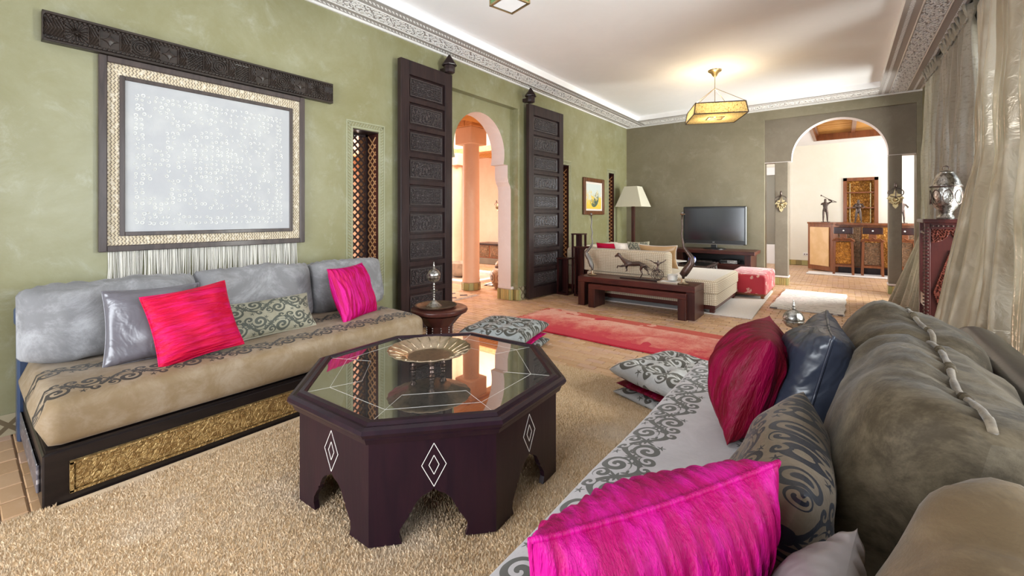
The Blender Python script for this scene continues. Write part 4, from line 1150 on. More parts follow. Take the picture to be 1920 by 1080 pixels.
M['inlay'] = Mat('white_inlay_line', (.80, .76, .70), .4).m
q = MB()
for k in range(8):
    a0, a1 = k*PI/4, (k+1)*PI/4
    for r0, r1 in ((.50, .50), (.36, .36)):
        p0 = Vector((r0*math.cos(a0), r0*math.sin(a0), OZ-.0015)); p1 = Vector((r1*math.cos(a1), r1*math.sin(a1), OZ-.0015))
        if r0 > .4 or k % 3 == 0: q.bar(p0, p1, .0009, .0006)
    q.bar((.36*math.cos(a0), .36*math.sin(a0), OZ-.0015), (.59*math.cos(a0), .59*math.sin(a0), OZ-.0015), .0009, .0006)
q.build('etched_line', M['inlay'], gl_)
RB = .622; ap_ = RB*math.cos(PI/8); side = 2*RB*math.sin(PI/8); zt_ = OZ-.072
# scalloped cut-out : (s from centre, z) half profile from the floor up
cut = [(.118, 0), (.128, .03), (.125, .055), (.105, .085), (.092, .10), (.092, .112), (.084, .114), (.078, .13), (.062, .155), (.042, .172), (.018, .182), (.0, .196)]
for k in range(8):
    a = (k+.5)*PI/4
    mb = MB(); h = side/2; lp = [(.10, 0)]
    half = cut
    th_ = .022
    vs = []; fs = []
    n_ = len(half)
    for sg in (-1, 1):
        for d in (0, -th_):
            hh = h+(d*math.tan(PI/8))
            rows = [(sg*s_, d, z) for s_, z in half]; outer = [(sg*hh, d, z) for s_, z in half]
            b = len(vs); vs += rows+outer
            for i in range(n_-1): fs.append((b+i, b+n_+i, b+n_+i+1, b+i+1))
    # upper rectangle
    for d in (0, -th_):
        hh = h+(d*math.tan(PI/8)); b = len(vs); vs += [(-hh, d, .196), (hh, d, .196), (hh, d, zt_), (-hh, d, zt_)]; fs.append((b, b+1, b+2, b+3))
    # inner edge of the cut-out
    for sg in (-1, 1):
        b = len(vs); vs += [(sg*s_, 0, z) for s_, z in half]+[(sg*s_, -th_, z) for s_, z in half]
        for i in range(n_-1): fs.append((b+i, b+i+1, b+n_+i+1, b+n_+i))
        b = len(vs); hh = h-th_*math.tan(PI/8); vs += [(sg*h, 0, 0), (sg*half[0][0], 0, 0), (sg*half[0][0], -th_, 0), (sg*hh, -th_, 0)]; fs.append((b, b+1, b+2, b+3))
    mb.add(vs, fs)
    R_ = Matrix.Rotation(a-PI/2, 4, 'Z')
    mb.v = [tuple(R_ @ Vector((x, y+ap_, z))) for x, y, z in mb.v]
    o = mb.build('side_panel', M['aubergine'], t)
    q = MB()
    for hw, hz in ((.046, .082), (.019, .036)):
        zc = .285; P = [(0, zc+hz), (hw, zc), (0, zc-hz), (-hw, zc)]
        for i in range(4):
            p0, p1 = P[i], P[(i+1) % 4]; q.bar((p0[0], .0005, p0[1]), (p1[0], .0005, p1[1]), .0022, .0016, (0, 1, 0))
    q.v = [tuple(R_ @ Vector((x, y+ap_, z))) for x, y, z in q.v]
    q.build('diamond_inlay', M['inlay'], o)
# fluted plate on feet
t = thing('footed_plate', 'fluted metal plate on three small feet in the middle of the octagonal table', 'plate', (-1.62, 1.425, .4795))
def fl(a, z): return 1+.028*abs(math.cos(a*10))*max(0, (z-.074)/.04)
P = MB().lathe([(.001, .068), (.10, .070), (.108, .073), (.112, .076), (.165, .098), (.196, .108), (.200, .112), (.197, .115), (.165, .103), (.113, .081), (.107, .078), (.10, .077), (.001, .075)], n=120, wob=fl)
P.build('dish', M['plate'], t, SM)
q = MB()
for k in range(20):
    a = 2*PI*(k+.5)/20; q.tube([(.115*math.cos(a), .115*math.sin(a), .083), (.16*math.cos(a+.04), .16*math.sin(a+.04), .1025), (.194*math.cos(a+.09), .194*math.sin(a+.09), .1135)], .0022, 5)
q.build('flute_ridge', M['plate'], t, True)
for a in (-.6, 1.5, 3.6):
    MB().lathe([(.014, 0), (.016, .006), (.009, .014), (.013, .022), (.008, .032), (.014, .042), (.009, .052), (.016, .064), (.018, .07)], (.085*math.cos(a), .085*math.sin(a), 0), 12).build('foot', M['bronze'], t, SM)

# ================================================================ SIDE TABLE WITH TRAY AND BURNER
t = thing('side_table', 'round dark wooden pedestal side table at the far end of the left banquette', 'side table', (-2.75, 2.53, 0)); t.scale = (1, 1, .94)
MB().lathe([(.10, .40), (.215, .445), (.235, .45), (.243, .465), (.24, .482), (.225, .49), (.001, .49)], n=40).build('tabletop', M['redwood_z'], t, SM)
MB().lathe([(.16, 0), (.165, .02), (.14, .05), (.115, .08), (.11, .30), (.118, .33), (.15, .37), (.20, .43)], n=10).build('pedestal', M['redwood_z'], t, .3)
q = MB()
for k in range(10):
    a = 2*PI*k/10
    for z in np.linspace(.08, .34, 14): q.sphere((.117*math.cos(a), .117*math.sin(a), z), .006, 6, 4)
q.build('nail_row', M['silver'], t)
t = thing('round_tray', 'round silver tray with raised rim on the dark side table', 'tray', (-2.77, 2.51, .4615))
MB().lathe([(.001, 0), (.15, 0), (.168, .012), (.180, .016), (.182, .020), (.166, .018), (.15, .006), (.001, .005)], n=40).build('dish', M['plate'], t, SM)
def burner(label, loc, s=1.0, stem=.16, mat=None):
    t = thing('incense_burner', label, 'incense burner', loc)
    m = M['silver']
    MB().lathe([(.062*s, 0), (.065*s, .008*s), (.05*s, .02*s), (.03*s, .04*s), (.014*s, .055*s)], n=24).build('foot', m, t, SM)
    prof = [(.008*s, .05*s)]
    for k in range(7): z = .06*s+stem*s*k/7; prof += [(.010*s, z), (.006*s, z+stem*s/14)]
    z = .06*s+stem*s; MB().lathe(prof+[(.008*s, z)], n=14).build('stem', m, t, SM)
    MB().lathe([(.03*s, z-.04*s*0-.075*s), (.032*s, z-.07*s), (.008*s, z-.066*s)], n=14).build('drip_ring', m, t, SM)
    MB().lathe([(.01*s, z), (.04*s, z+.012*s), (.052*s, z+.03*s), (.056*s, z+.045*s), (.052*s, z+.05*s)], n=28).build('bowl', m, t, SM)
    l = MB().lathe([(.052*s, z+.05*s), (.057*s, z+.06*s), (.053*s, z+.078*s), (.040*s, z+.098*s), (.018*s, z+.112*s), (.008*s, z+.116*s)], n=28).build('lid', m, t, SM)
    MB().lathe([(.007*s, z+.114*s), (.012*s, z+.122*s), (.006*s, z+.13*s), (.009*s, z+.142*s), (.001, z+.175*s)], n=12).build('finial', m, l, SM)
    return t
burner('silver pierced globe incense burner on the tray at the end of the left banquette', (-2.775, 2.49, .4675), 1.0, .15)
burner('silver globe incense burner on a twisted stem between crimson and blue pillows', (-.235, 3.12, 0), 1.0, .50)

# ================================================================ CARPETS AND RUGS IN THE ROOM
def tuft_carpet(name, label, x0, x1, y0, y1, mat, sp, hgt, rad, vis=None, edge=0.02):
    t = thing(name, label, 'carpet', ((x0+x1)/2, (y0+y1)/2, 0)); ox, oy = (x0+x1)/2, (y0+y1)/2
    MB().box(x0-ox+.01, x1-ox-.01, y0-oy+.01, y1-oy-.01, .001, .012, .004).build('backing', mat, t)
    X, Y = np.meshgrid(np.arange(x0, x1, sp), np.arange(y0, y1, sp)); X = X.ravel(); Y = Y.ravel()
    X = X+np.random.uniform(-.6, .6, X.size)*sp; Y = Y+np.random.uniform(-.6, .6, Y.size)*sp
    if vis is not None: k = vis(X, Y); X = X[k]; Y = Y[k]
    n = X.size; a = np.random.uniform(0, 2*PI, n); le = np.random.uniform(0, .9, n)*hgt; h = hgt*np.random.uniform(.75, 1.15, n)
    V_ = np.zeros((n, 4, 3))
    for i in range(3):
        V_[:, i, 0] = X-ox+rad*np.cos(a+i*2.094); V_[:, i, 1] = Y-oy+rad*np.sin(a+i*2.094); V_[:, i, 2] = .008
    b = np.random.uniform(0, 2*PI, n)
    V_[:, 3, 0] = X-ox+le*np.cos(b); V_[:, 3, 1] = Y-oy+le*np.sin(b); V_[:, 3, 2] = .008+h
    F = (np.arange(n)[:, None, None]*4+np.array([[0, 1, 3], [1, 2, 3], [2, 0, 3]])[None]).reshape(-1)
    me = bpy.data.meshes.new('pile'); me.vertices.add(n*4); me.vertices.foreach_set('co', V_.reshape(-1)); me.loops.add(n*9); me.loops.foreach_set('vertex_index', F)
    me.polygons.add(n*3); me.polygons.foreach_set('loop_start', np.arange(0, n*9, 3)); me.update(calc_edges=True)
    me.materials.append(mat)
    o = bpy.data.objects.new('pile', me); COL.objects.link(o); o.parent = t; o['kind'] = 'stuff'; return t
_m = Mat('beige_shag_wool', (.66, .44, .24), .85); q = _m.island(); _m.mix(q, (.82, .62, .41), .1, .9); _m.mix(_m.noise(1.6, 3, w='Position'), (.78, .62, .46), .5, .75)
M['shag'] = _m.m
tuft_carpet('shag_carpet', 'large beige shaggy carpet under the octagonal table between the two banquettes', -2.66, -.56, .08, 3.04, M['shag'], .0072, .016, .0056, lambda X, Y: ~((X < -2.60) & (Y > .25) & (Y < 2.25)))
def redrug():
    m = Mat('faded_red_wool', (.60, .025, .045), .85, sheen=.05); x, y, z = m.xyz('Object')
    pale = (m.noise(1.6, 7, .75)*1.7+m.noise(9, 5, .75)*.7+y*.8-.15)
    m.mix(pale, (.74, .20, .15), .70, 1.15); m.mix(pale, (.82, .44, .34), .95, 1.45)
    m.mix(y.gt(.33)*m.noise(2, 3).gt(.45), (.62, .09, .06))
    m.mix((y.lt(-.34)).max(m.noise(1.1, 2).gt(.66)), (.58, .01, .04))
    l = m.noise(13, 4, .8, 0, (.5, 2.2, 1)); m.mix(l.gt(.70), (.14, .02, .025)); m.mix(m.noise(70, 3, .7), (.45, .02, .04), .58, .72)
    m.bump(m.noise(90, 3), 1.0, .012); return m.m
M['redrug'] = redrug()
flat_rug('red_runner_rug', 'long faded red and coral wool rug across the terracotta floor before the long benches', 'rug', -1.55, 4.30, 3.05, .98, math.radians(-1), M['redrug'], th=.014, fr=(-1,), frm=M['redrug'], wav=.006)
flat_rug('cream_rug', 'plain cream rug lying under the woven chaise and the red floral pouf', 'rug', -1.95, 6.95, 2.15, 2.35, math.radians(1), M['woven_top'], th=.014)
def shagwhite():
    m = Mat('white_ribbed_wool', (.74, .70, .66), .9, sheen=.3); x, y, z = m.xyz('Object')
    m.mix(((y*9+m.noise(5, 3)*.8).frac()-.5).abs().lt(.08)*m.noise(14, 2).gt(.5), (.20, .16, .15)); m.bump(((y*9).frac()-.5).abs(), .5, .02); m.bump(m.noise(70, 2), .6, .01); return m.m
flat_rug('white_ribbed_rug', 'white ribbed wool rug with dark flecks in front of the far arch', 'rug', -.36, 7.55, .80, 1.75, math.radians(-1), shagwhite(), th=.018, wav=.012)

# ================================================================ WALL HANGINGS
# carved beam (relief built as geometry)
def star4(u, v, cx, cy, r):
    du = np.abs(u-cx); dv = np.abs(v-cy); m = (np.sqrt(du)+np.sqrt(dv)) < np.sqrt(r); return m
def beam_h(U, Vv):
    L, W = 1.80, .172; h = np.full_like(U, .45)
    ed = np.minimum(Vv, W-Vv); h = np.where(ed < .012, 1.0, h); h = np.where((U < .014) | (U > L-.014), 1.0, h)
    inn = ed >= .014; cy = W/2
    tri = np.abs(((U/.022) % 1)-.5)*2; b1 = inn & (ed < .034); h = np.where(b1, .25+.7*(tri > (ed-.014)/.02), h)
    core = inn & (ed >= .036)
    herr = np.abs(((U/.014+np.abs(Vv-cy)/.03) % 1)-.5)*2; h = np.where(core, .2+.6*herr, h)
    for i, cx in enumerate(np.linspace(.14, L-.14, 11)):
        rr = np.hypot(U-cx, Vv-cy); th = np.arctan2(Vv-cy, U-cx); R = .05
        box = core & (np.abs(U-cx) < R)
        if i in (0, 10): f = .25+.6*(np.sin(th*16) > 0)
        elif i % 3 == 2: f = np.where((rr % .016) < .008, .85, .2)
        elif i % 2: f = np.where(star4(U, Vv, cx, cy, .056), 1.1-rr/.05, .12)
        else: f = .2+.7*(((U-cx+Vv-cy)/.018 % 1) > .5)*(((U-cx-Vv+cy)/.018 % 1) > .5)
        h = np.where(box, f, h); h = np.where(core & (np.abs(np.abs(U-cx)-R) < .003), .95, h)
    return h
t = thing('carved_beam', 'long dark wooden beam with carved geometric ornament above the framed hanging', 'carved beam', (XL, 1.195, 2.37))
BT = .055
MB().box(.002, BT-.014, -.90, .90, -.086, .086).build('beam', M['darkwood_x'], t)
relief('carving', 1.80, .172, .0032, beam_h, .014, lambda u, v, h: np.stack([BT-.014+h, -.90+u, -.086+v], -1), M['darkwood_x'], t)
eg = MB(); eg.box(.002, BT, -.903, -.899, -.088, .088).box(.002, BT, .899, .903, -.088, .088).box(.002, BT, -.903, .903, .085, .089).box(.002, BT, -.903, .903, -.089, -.085); eg.build('edge_strip', M['darkwood_x'], t)
# framed hanging with border, sequins and fringe
t = thing('framed_hanging', 'large framed white sequinned textile with woven border and long pale fringe on the green wall', 'wall hanging', (XL, 1.19, 1.015))
FW, FH = 1.31, 1.262
M['frame_grey'] = wood('dark_grey_brown_frame', (.075, .055, .05), (.045, .034, .032), .4, 'z', .2)
for nm, r in (('frame_side', (-.655, -.615, 0, FH)), ('frame_side', (.615, .655, 0, FH)), ('frame_bottom', (-.615, .615, 0, .04)), ('frame_top', (-.615, .615, FH-.04, FH))):
    MB().box(.004, .042, *r, .004).build(nm, M['frame_grey'], t)
_m = Mat('woven_border_braid', (.60, .50, .35), .75, sheen=.2); x, y, z = _m.xyz('Object')
w1 = ((y*55+(z*38).frac().min(1-(z*38).frac())*1.1).frac()-.5).abs(); _m.mix(w1.lt(.16), (.16, .12, .09)); _m.mix(_m.noise(40, 2), (.72, .64, .52), .5, .7); _m.bump(w1, .6, .006); M['braid'] = _m.m
MB().box(.006, .022, -.615, .615, .04, FH-.04).build('woven_border', M['braid'], t)
for r in ((-.555, -.528, .10, FH-.11), (.528, .555, .10, FH-.11), (-.528, .528, .10, .127), (-.528, .528, FH-.137, FH-.11)):
    MB().box(.02, .036, *r, .003).build('inner_frame', M['frame_grey'], t)
_m = Mat('off_white_linen', (.40, .40, .415), .55, sheen=.2); _m.mix(_m.noise(5, 4), (.46, .46, .46), .4, .7); _m.bump(_m.noise(200, 1), .15, .002)
MB().box(.018, .026, -.528, .528, .127, FH-.137).build('linen_panel', _m.m, t)
_m = Mat('nacre_sequin', (.66, .66, .62), .3, .1); M['nacre'] = _m.m
q = MB(); PW, PH = .97, .90; zc_ = (.127+FH-.137)/2
def ringq(y, z, r, arc=2*PI, a0=0):
    n = 8; k = max(3, int(n*arc/(2*PI)))
    b = []
    for i in range(k+1):
        a = a0+arc*i/k; b.append((.0275, y+r*math.cos(a), z+r*math.sin(a))); b.append((.0265, y+r*.62*math.cos(a), z+r*.62*math.sin(a)))
    q.add(b, [(2*i, 2*i+1, 2*i+3, 2*i+2) for i in range(k)])
rs_ = random.Random(5)
for y_ in np.arange(-.47, .471, .033):
    for z_ in np.arange(-.44, .441, .033):
        rr = math.hypot(y_/.47, z_/.44); d8 = max(abs(y_)/.47, abs(z_)/.44)
        ok = (.86 < d8) or (.30 < math.hypot(y_, z_) < .345) or math.hypot(y_, z_) < .17 or (.20 < math.hypot(y_, z_) < .245) or (abs(abs(y_)-abs(z_)) < .05 and .28 < math.hypot(y_, z_) < .55) or rs_.random() < .22
        if ok:
            yy = y_+rs_.uniform(-.008, .008); zz = zc_+z_+rs_.uniform(-.008, .008)
            ringq(yy, zz, rs_.uniform(.008, .0125), rs_.choice([2*PI, 2*PI, 4.6]), rs_.uniform(0, 6))
            if rs_.random() < .7: ringq(yy+rs_.uniform(-.014, .014), zz+rs_.uniform(-.014, .014), .0045)
q.build('sequin', M['nacre'], t, kind='stuff')
_m = Mat('pale_fringe_yarn', (.58, .55, .50), .8, sheen=.2); _m.mix(_m.island(), (.80, .76, .68), .2, .9)
q = MB(); 
yy = -.605
while yy < .60:
    y1 = yy+rs_.uniform(-.012, .012); x0 = rs_.uniform(.004, .016)
    q.tube([(x0, yy, .01), (x0+.004, yy+(y1-yy)*.4, -.12), (x0, y1, -.255+rs_.uniform(-.01, .01))], rs_.uniform(.0018, .0034), 4, False); yy += rs_.uniform(.0025, .0065)
q.build('fringe', _m.m, t, kind='stuff')
# small painting
t = thing('framed_painting', 'small framed painting of dark olive leaves over yellow ground on the green wall', 'painting', (XL, 7.38, 1.61))
M['pframe'] = wood('walnut_gilt_frame', (.16, .06, .025), (.08, .03, .012), .3, 'z', .4)
for nm, r in (('frame_side', (-.42, -.35, -.345, .345)), ('frame_side', (.35, .42, -.345, .345)), ('frame_top', (-.35, .35, .27, .345)), ('frame_bottom', (-.35, .35, -.345, -.27))): MB().box(.002, .045, *r, .01).build(nm, M['pframe'], t)
MB().box(.005, .02, -.35, .35, -.27, .27).build('mount', M['woven_top'], t)
_m = Mat('painted_canvas', (.56, .60, .58), .6); x, y, z = _m.xyz('Object')
n_ = _m.noise(9, 4, .7, 1.0); _m.mix((n_-z*1.2), (.72, .50, .05), .42, .62)
_m.mix(((y*.5-z)*1.0+n_*.0+_m.noise(22, 4, .8)*1.0).gt(.56)*(((y)*(y)+(z+.0)*(z)).sqrt()).lt(.20), (.06, .10, .07))
MB().box(.018, .024, -.30, .30, -.235, .235).build('canvas', _m.m, t)

# ================================================================ CARVED DOOR LEAVES standing open against the wall
def panel_h(kind):
    def f(U, Vv):
        L, W = .44, .185; ed = np.minimum(np.minimum(U, L-U), np.minimum(Vv, W-Vv)); h = np.where(ed < .012, 1.0, .1)
        c = ed > .018
        u = U/L; v = Vv/W
        if kind == 0:
            g = (np.sin((U+Vv)*150)*np.sin((U-Vv)*150)); g2 = np.sin(U*95+1.5*np.sin(Vv*80))*np.sin(Vv*110); a = (g > .12) | (g2 > .55)
        else:
            r = np.hypot((u-.5)*2.4, v-.5); th = np.arctan2(v-.5, (u-.5)*2.4); a = (np.sin(r*40+th*6)*np.cos(th*9+r*18) > .05) | (np.sin(U*160+2*np.sin(Vv*130))*np.sin(Vv*170) > .35); a |= (r < .10)
        return np.where(c, np.where(a, .9, .12), h)
    return f
def relief_mesh(name, L, W, step, hfun, depth_, mat):
    nu, nv = int(L/step), int(W/step); U, Vv = np.meshgrid(np.linspace(0, L, nu), np.linspace(0, W, nv)); h = hfun(U, Vv)*depth_
    P = np.stack([h.ravel(), U.ravel()-L/2, Vv.ravel()-W/2], -1); idx = np.arange(nu*nv).reshape(nv, nu)
    F = np.stack([idx[:-1, :-1], idx[:-1, 1:], idx[1:, 1:], idx[1:, :-1]], -1).reshape(-1, 4)
    me = bpy.data.meshes.new(name); me.from_pydata(P.tolist(), [], F.tolist()); me.materials.append(mat); return me
_m = Mat('dark_carved_panel', (.045, .034, .034), .34, coat=.3, coat_rough=.25); _m.mix(_m.noise(30, 4), (.09, .075, .075), .5, .8); M['carvedpanel'] = _m.m
pm = [relief_mesh('carved_panel', .44, .185, .0042, panel_h(k), .011, M['carvedpanel']) for k in (0, 1)]
def door_leaf(label, hinge, ang, wd_, ht, z0, np_, sidey):
    """leaf in local yz plane, y from 0 to wd_, front face towards +x"""
    t = thing('door_leaf', label, 'door', hinge, ang, 'tall carved door leaves')
    st = .115; T_ = .06; gap = .052; mg = .15
    ph = (ht-2*mg-(np_-1)*gap)/np_
    for nm, a, b in (('stile', 0, st), ('stile', wd_-st, wd_)): MB().box(0, T_, a, b, z0, z0+ht, .004).build(nm, M['darkwood'], t)
    zs = z0+mg
    MB().box(0, T_-.002, st, wd_-st, z0, z0+mg, .003).build('rail', M['darkwood'], t); MB().box(0, T_-.002, st, wd_-st, z0+ht-mg, z0+ht, .003).build('rail', M['darkwood'], t)
    for k in range(np_):
        z = zs+k*(ph+gap)
        if k: MB().box(0, T_-.002, st, wd_-st, z-gap, z, .003).build('rail', M['darkwood'], t)
        MB().box(.008, .022, st, wd_-st, z, z+ph).build('panel_back', M['darkwood'], t)
        piece(pm[k % 2], 'carved_panel', t, (.0225, wd_/2, z+ph/2), None, (1.4, (wd_-2*st-.05)/.44, (ph-.05)/.185))
    return t
def leaf_finial(label, x, y, z):
    t = thing('door_pivot', label, 'door pivot', (x, y, z), 0, 'dark pointed pivot caps')
    MB().lathe([(.045, 0), (.062, .01), (.066, .04), (.066, .085), (.06, .09)], n=8).build('collar', M['darkwood'], t)
    MB().lathe([(.085, .09), (.088, .10), (.055, .15), (.012, .215), (.001, .225)], n=8).build('cap', M['darkwood'], t)
    MB().box(-.12, -.03, -.035, .035, .02, .07).build('bracket', M['darkwood'], t)
door_leaf('tall dark carved nine-panel door leaf left of the arch', (XL+.075, 2.80, 0), 0, .74, 2.88, .02, 9, 1)
door_leaf('tall dark carved nine-panel door leaf right of the arch', (XL+.06, 5.12, 0), math.radians(-3), .90, 2.88, .02, 9, 1)
leaf_finial('pointed wooden pivot cap at the top of the left door leaf', XL+.125, 3.50, 2.91)
leaf_finial('pointed wooden pivot cap at the top of the right door leaf', XL+.13, 5.14, 2.91)

# ================================================================ LONG BENCHES AND SCULPTURES
def portal(label, x0, x1, y0, y1, h, tk, lg):
    t = thing('long_bench', label, 'bench', ((x0+x1)/2, (y0+y1)/2, 0), 0, 'nested long benches'); a = (x1-x0)/2; b = (y1-y0)/2
    MB().box(-a, a, -b, b, h-tk, h, .004).build('top', M['redwood'], t)
    for s in (-1, 1): MB().box(*(sorted((s*a, s*(a-lg)))), -b, b, 0, h-tk, .004).build('leg', M['redwood_z'], t)
portal('larger reddish-brown bench carrying the bronze horse sculpture', -2.93, -1.375, 5.30, 5.72, .405, .075, .10)
portal('smaller reddish-brown bench nested underneath the larger one', -2.74, -1.46, 5.24, 5.56, .318, .065, .095)
def candlestick(label, x, y, z, path, barr, col):
    t = thing('candlestick', label, 'candlestick', (x, y, z), 0)
    MB().lathe([(.062, 0), (.066, .006), (.05, .012), (.03, .02), (.02, .04), (.012, .07)], n=20).build('foot', M['plate'], t, SM)
    MB().tube(path, barr, 8).build('stem', col, t, True)
    top = path[-1]
    MB().lathe([(.006, 0), (.03, .006), (.034, .012), (.026, .014)], top, 14).build('drip_dish', M['plate'], t, SM)
    MB().lathe([(.012, .01), (.016, .015), (.016, .035), (.012, .04)], top, 12).build('socket_cup', M['iron'], t, SM)
    return t
P1 = [(0, 0, .06), (0, 0, .10), (-.015, 0, .14), (-.05, .01, .22), (-.09, .01, .28), (-.10, 0, .32), (-.06, 0, .36), (-.01, 0, .42), (.005, 0, .46), (-.012, 0, .54), (.002, 0, .60), (-.018, 0, .68), (-.008, 0, .76), (-.02, 0, .84)]
R1 = [.012, .02, .035, .036, .034, .024, .018, .014, .012, .011, .010, .010, .009, .009]
M['twig'] = M['iron']
candlestick('left tall gnarled candlestick on the bench, stem bending like a branch', -2.80, 5.48, .406, P1, R1, M['iron'])
P2 = [(0, 0, .05), (.005, 0, .09), (0, 0, .11), (.04, 0, .17), (.10, 0, .26), (.105, .0, .33), (.05, 0, .40), (.01, 0, .45), (.0, 0, .52), (-.018, 0, .62), (-.004, 0, .70), (-.014, 0, .78), (-.008, 0, .85)]
R2 = [.012, .02, .045, .048, .040, .03, .022, .016, .012, .010, .010, .009, .009]
candlestick('right tall gnarled candlestick on the bench, thick twisted stem, before the television', -1.555, 5.46, .406, P2, R2, M['bronze'])
# horse and chariot : one skinned horse body
t = thing('horse_sculpture', 'dark bronze trotting horse pulling a two-wheeled chariot with driver on the bench', 'sculpture', (-2.16, 5.50, .406))
MB().box(-.22, .30, -.05, .05, 0, .012, .003).build('base', M['darkwood'], t)
def skin(name, J, Ed, R, mat, parent, lv=1):
    me = bpy.data.meshes.new(name); bm = bmesh.new()
    vs = [bm.verts.new(j) for j in J]
    for a, b in Ed: bm.edges.new((vs[a], vs[b]))
    bm.verts.layers.skin.verify(); bm.to_mesh(me); bm.free(); me.materials.append(mat)
    for i, r in enumerate(R): me.skin_vertices[0].data[i].radius = (r, r)
    for i in range(len(J)): me.skin_vertices[0].data[i].use_root = (i == 0)
    o = bpy.data.objects.new(name, me); COL.objects.link(o); o.parent = parent
    o.modifiers.new('skin', 'SKIN'); s = o.modifiers.new('sub', 'SUBSURF'); s.levels = lv; s.render_levels = lv
    return o
J = [(.02, 0, .20), (-.06, 0, .195), (-.13, 0, .205), (-.17, 0, .245), (-.21, 0, .29), (-.235, 0, .315), (-.265, 0, .295), (-.29, 0, .278),
     (.06, 0, .205), (.115, 0, .215), (.15, 0, .18), (.19, .01, .16),
     (-.13, -.025, .17), (-.19, -.03, .155), (-.235, -.03, .16), (-.245, -.03, .125),
     (-.125, .025, .17), (-.14, .03, .13), (-.125, .03, .10), (-.15, .03, .085),
     (.10, -.025, .175), (.085, -.03, .13), (.11, -.03, .085), (.085, -.03, .03), (.07, -.03, .015),
     (.105, .025, .175), (.135, .03, .14), (.165, .03, .11), (.16, .03, .075), (.19, .03, .07),
     (-.235, .012, .335), (-.235, -.012, .335)]
Ed = [(0, 1), (1, 2), (2, 3), (3, 4), (4, 5), (5, 6), (6, 7), (0, 8), (8, 9), (9, 10), (10, 11), (2, 12), (12, 13), (13, 14), (14, 15), (2, 16), (16, 17), (17, 18), (18, 19),
      (9, 20), (20, 21), (21, 22), (22, 23), (23, 24), (9, 25), (25, 26), (26, 27), (27, 28), (28, 29), (5, 30), (5, 31)]
R = [.036, .034, .04, .03, .022, .024, .017, .013, .034, .036, .012, .005, .022, .013, .009, .008, .022, .013, .009, .008, .026, .016, .009, .008, .010, .026, .016, .009, .007, .008, .005, .005]
J = [(x-.02, y, z) for x, y, z in J]
skin('horse_body', J, Ed, R, M['bronze'], t)
q = MB()
def wheel(cx, cy, cz, r): 
    q.tube([(cx+r*math.cos(a), cy, cz+r*math.sin(a)) for a in np.linspace(0, 2*PI, 25)], .0045, 6, False)
    for k in range(3):
        a = k*PI/3; q.tube([(cx+r*math.cos(a), cy, cz+r*math.sin(a)), (cx-r*math.cos(a), cy, cz-r*math.sin(a))], .0028, 5)
for cy in (-.035, .035):
    q = MB(); wheel(.275, cy, .078, .066); q.build('wheel', M['bronze'], t, True)
q = MB(); q.tube([(.275, -.04, .078), (.275, .04, .078)], .004, 6)
q.tube([(.06, -.03, .20), (.14, -.035, .15), (.22, -.035, .13), (.275, -.03, .08)], .004, 6); q.tube([(.06, .03, .20), (.14, .035, .15), (.22, .035, .13), (.275, .03, .08)], .004, 6)
q.tube([(.21, 0, .14), (.24, 0, .19), (.26, 0, .15), (.235, 0, .12), (.29, 0, .125)], .004, 6); q.build('chariot', M['bronze'], t, True)
J = [(.275, 0, .15), (.28, 0, .19), (.285, 0, .225), (.283, 0, .25), (.285, 0, .268), (.245, -.03, .235), (.20, -.04, .262), (.13, -.04, .275), (.33, .03, .24), (.375, .04, .275), (.25, -.012, .13), (.235, -.012, .165), (.30, .012, .13), (.285, .012, .10)]
Ed = [(0, 1), (1, 2), (2, 3), (3, 4), (2, 5), (5, 6), (6, 7), (2, 8), (8, 9), (0, 10), (10, 11), (0, 12), (12, 13)]
skin('driver', J, Ed, [.014, .012, .018, .007, .014, .007, .005, .003, .007, .005, .009, .006, .009, .006], M['bronze'], t)
t = thing('glass_bowl', 'small white glass bowl standing on a tray on the bench', 'bowl', (-1.70, 5.52, .424))
_m = Mat('milky_glass', (.75, .73, .68), .15, coat=.5)
MB().lathe([(.03, 0), (.055, .008), (.062, .03), (.058, .055), (.066, .075), (.060, .078), (.052, .05), (.05, .015), (.001, .012)], n=24).build('bowl', _m.m, t, SM)
t = thing('flat_tray', 'thin pale rectangular tray on the bench under the glass bowl', 'tray', (-1.72, 5.47, .407))
MB().box(-.12, .12, -.09, .09, 0, .008, .003).build('base', M['white'], t); q = MB()
for r in ((-.125, .125, -.095, -.09), (-.125, .125, .09, .095), (-.125, -.12, -.09, .09), (.12, .125, -.09, .09)): q.box(*r, 0, .015)
q.build('rim', M['plate'], t)

# ================================================================ FAR SITTING GROUP
def rbox(mb, x0, x1, y0, y1, z0, z1, r=.04, n=5):
    """box with well rounded vertical corners and top edge"""
    rings = []
    def ring(ins, z):
        P = []
        rr = max(r-ins*.0, .001)
        for cx, cy, a0 in ((x1-r, y0+r, -PI/2), (x1-r, y1-r, 0), (x0+r, y1-r, PI/2), (x0+r, y0+r, PI)):
            for k in range(n+1):
                a = a0+PI/2*k/n; P.append((cx+(r-ins)*math.cos(a), cy+(r-ins)*math.sin(a), z))
        return P
    R = [ring(0, z0)]+[ring(0, z1-r)]+[ring(r*(1-math.cos(PI/2*k/n)), z1-r+r*math.sin(PI/2*k/n)) for k in range(1, n+1)]
    m = len(R[0]); vs = [p for q in R for p in q]
    fs = [(k*m+i, k*m+(i+1) % m, (k+1)*m+(i+1) % m, (k+1)*m+i) for k in range(len(R)-1) for i in range(m)]
    fs.append(tuple(range(m-1, -1, -1))); fs.append(tuple(range((len(R)-1)*m, len(R)*m)))
    return mb.add(vs, fs)
t = thing('woven_chaise', 'cream basket-weave chaise sofa with low back standing behind the long benches', 'sofa', (0, 0, 0))
MB().box(-3.02, -1.26, 5.79, 7.10, .06, .12, .005).build('base_rail', M['redwood'], t)
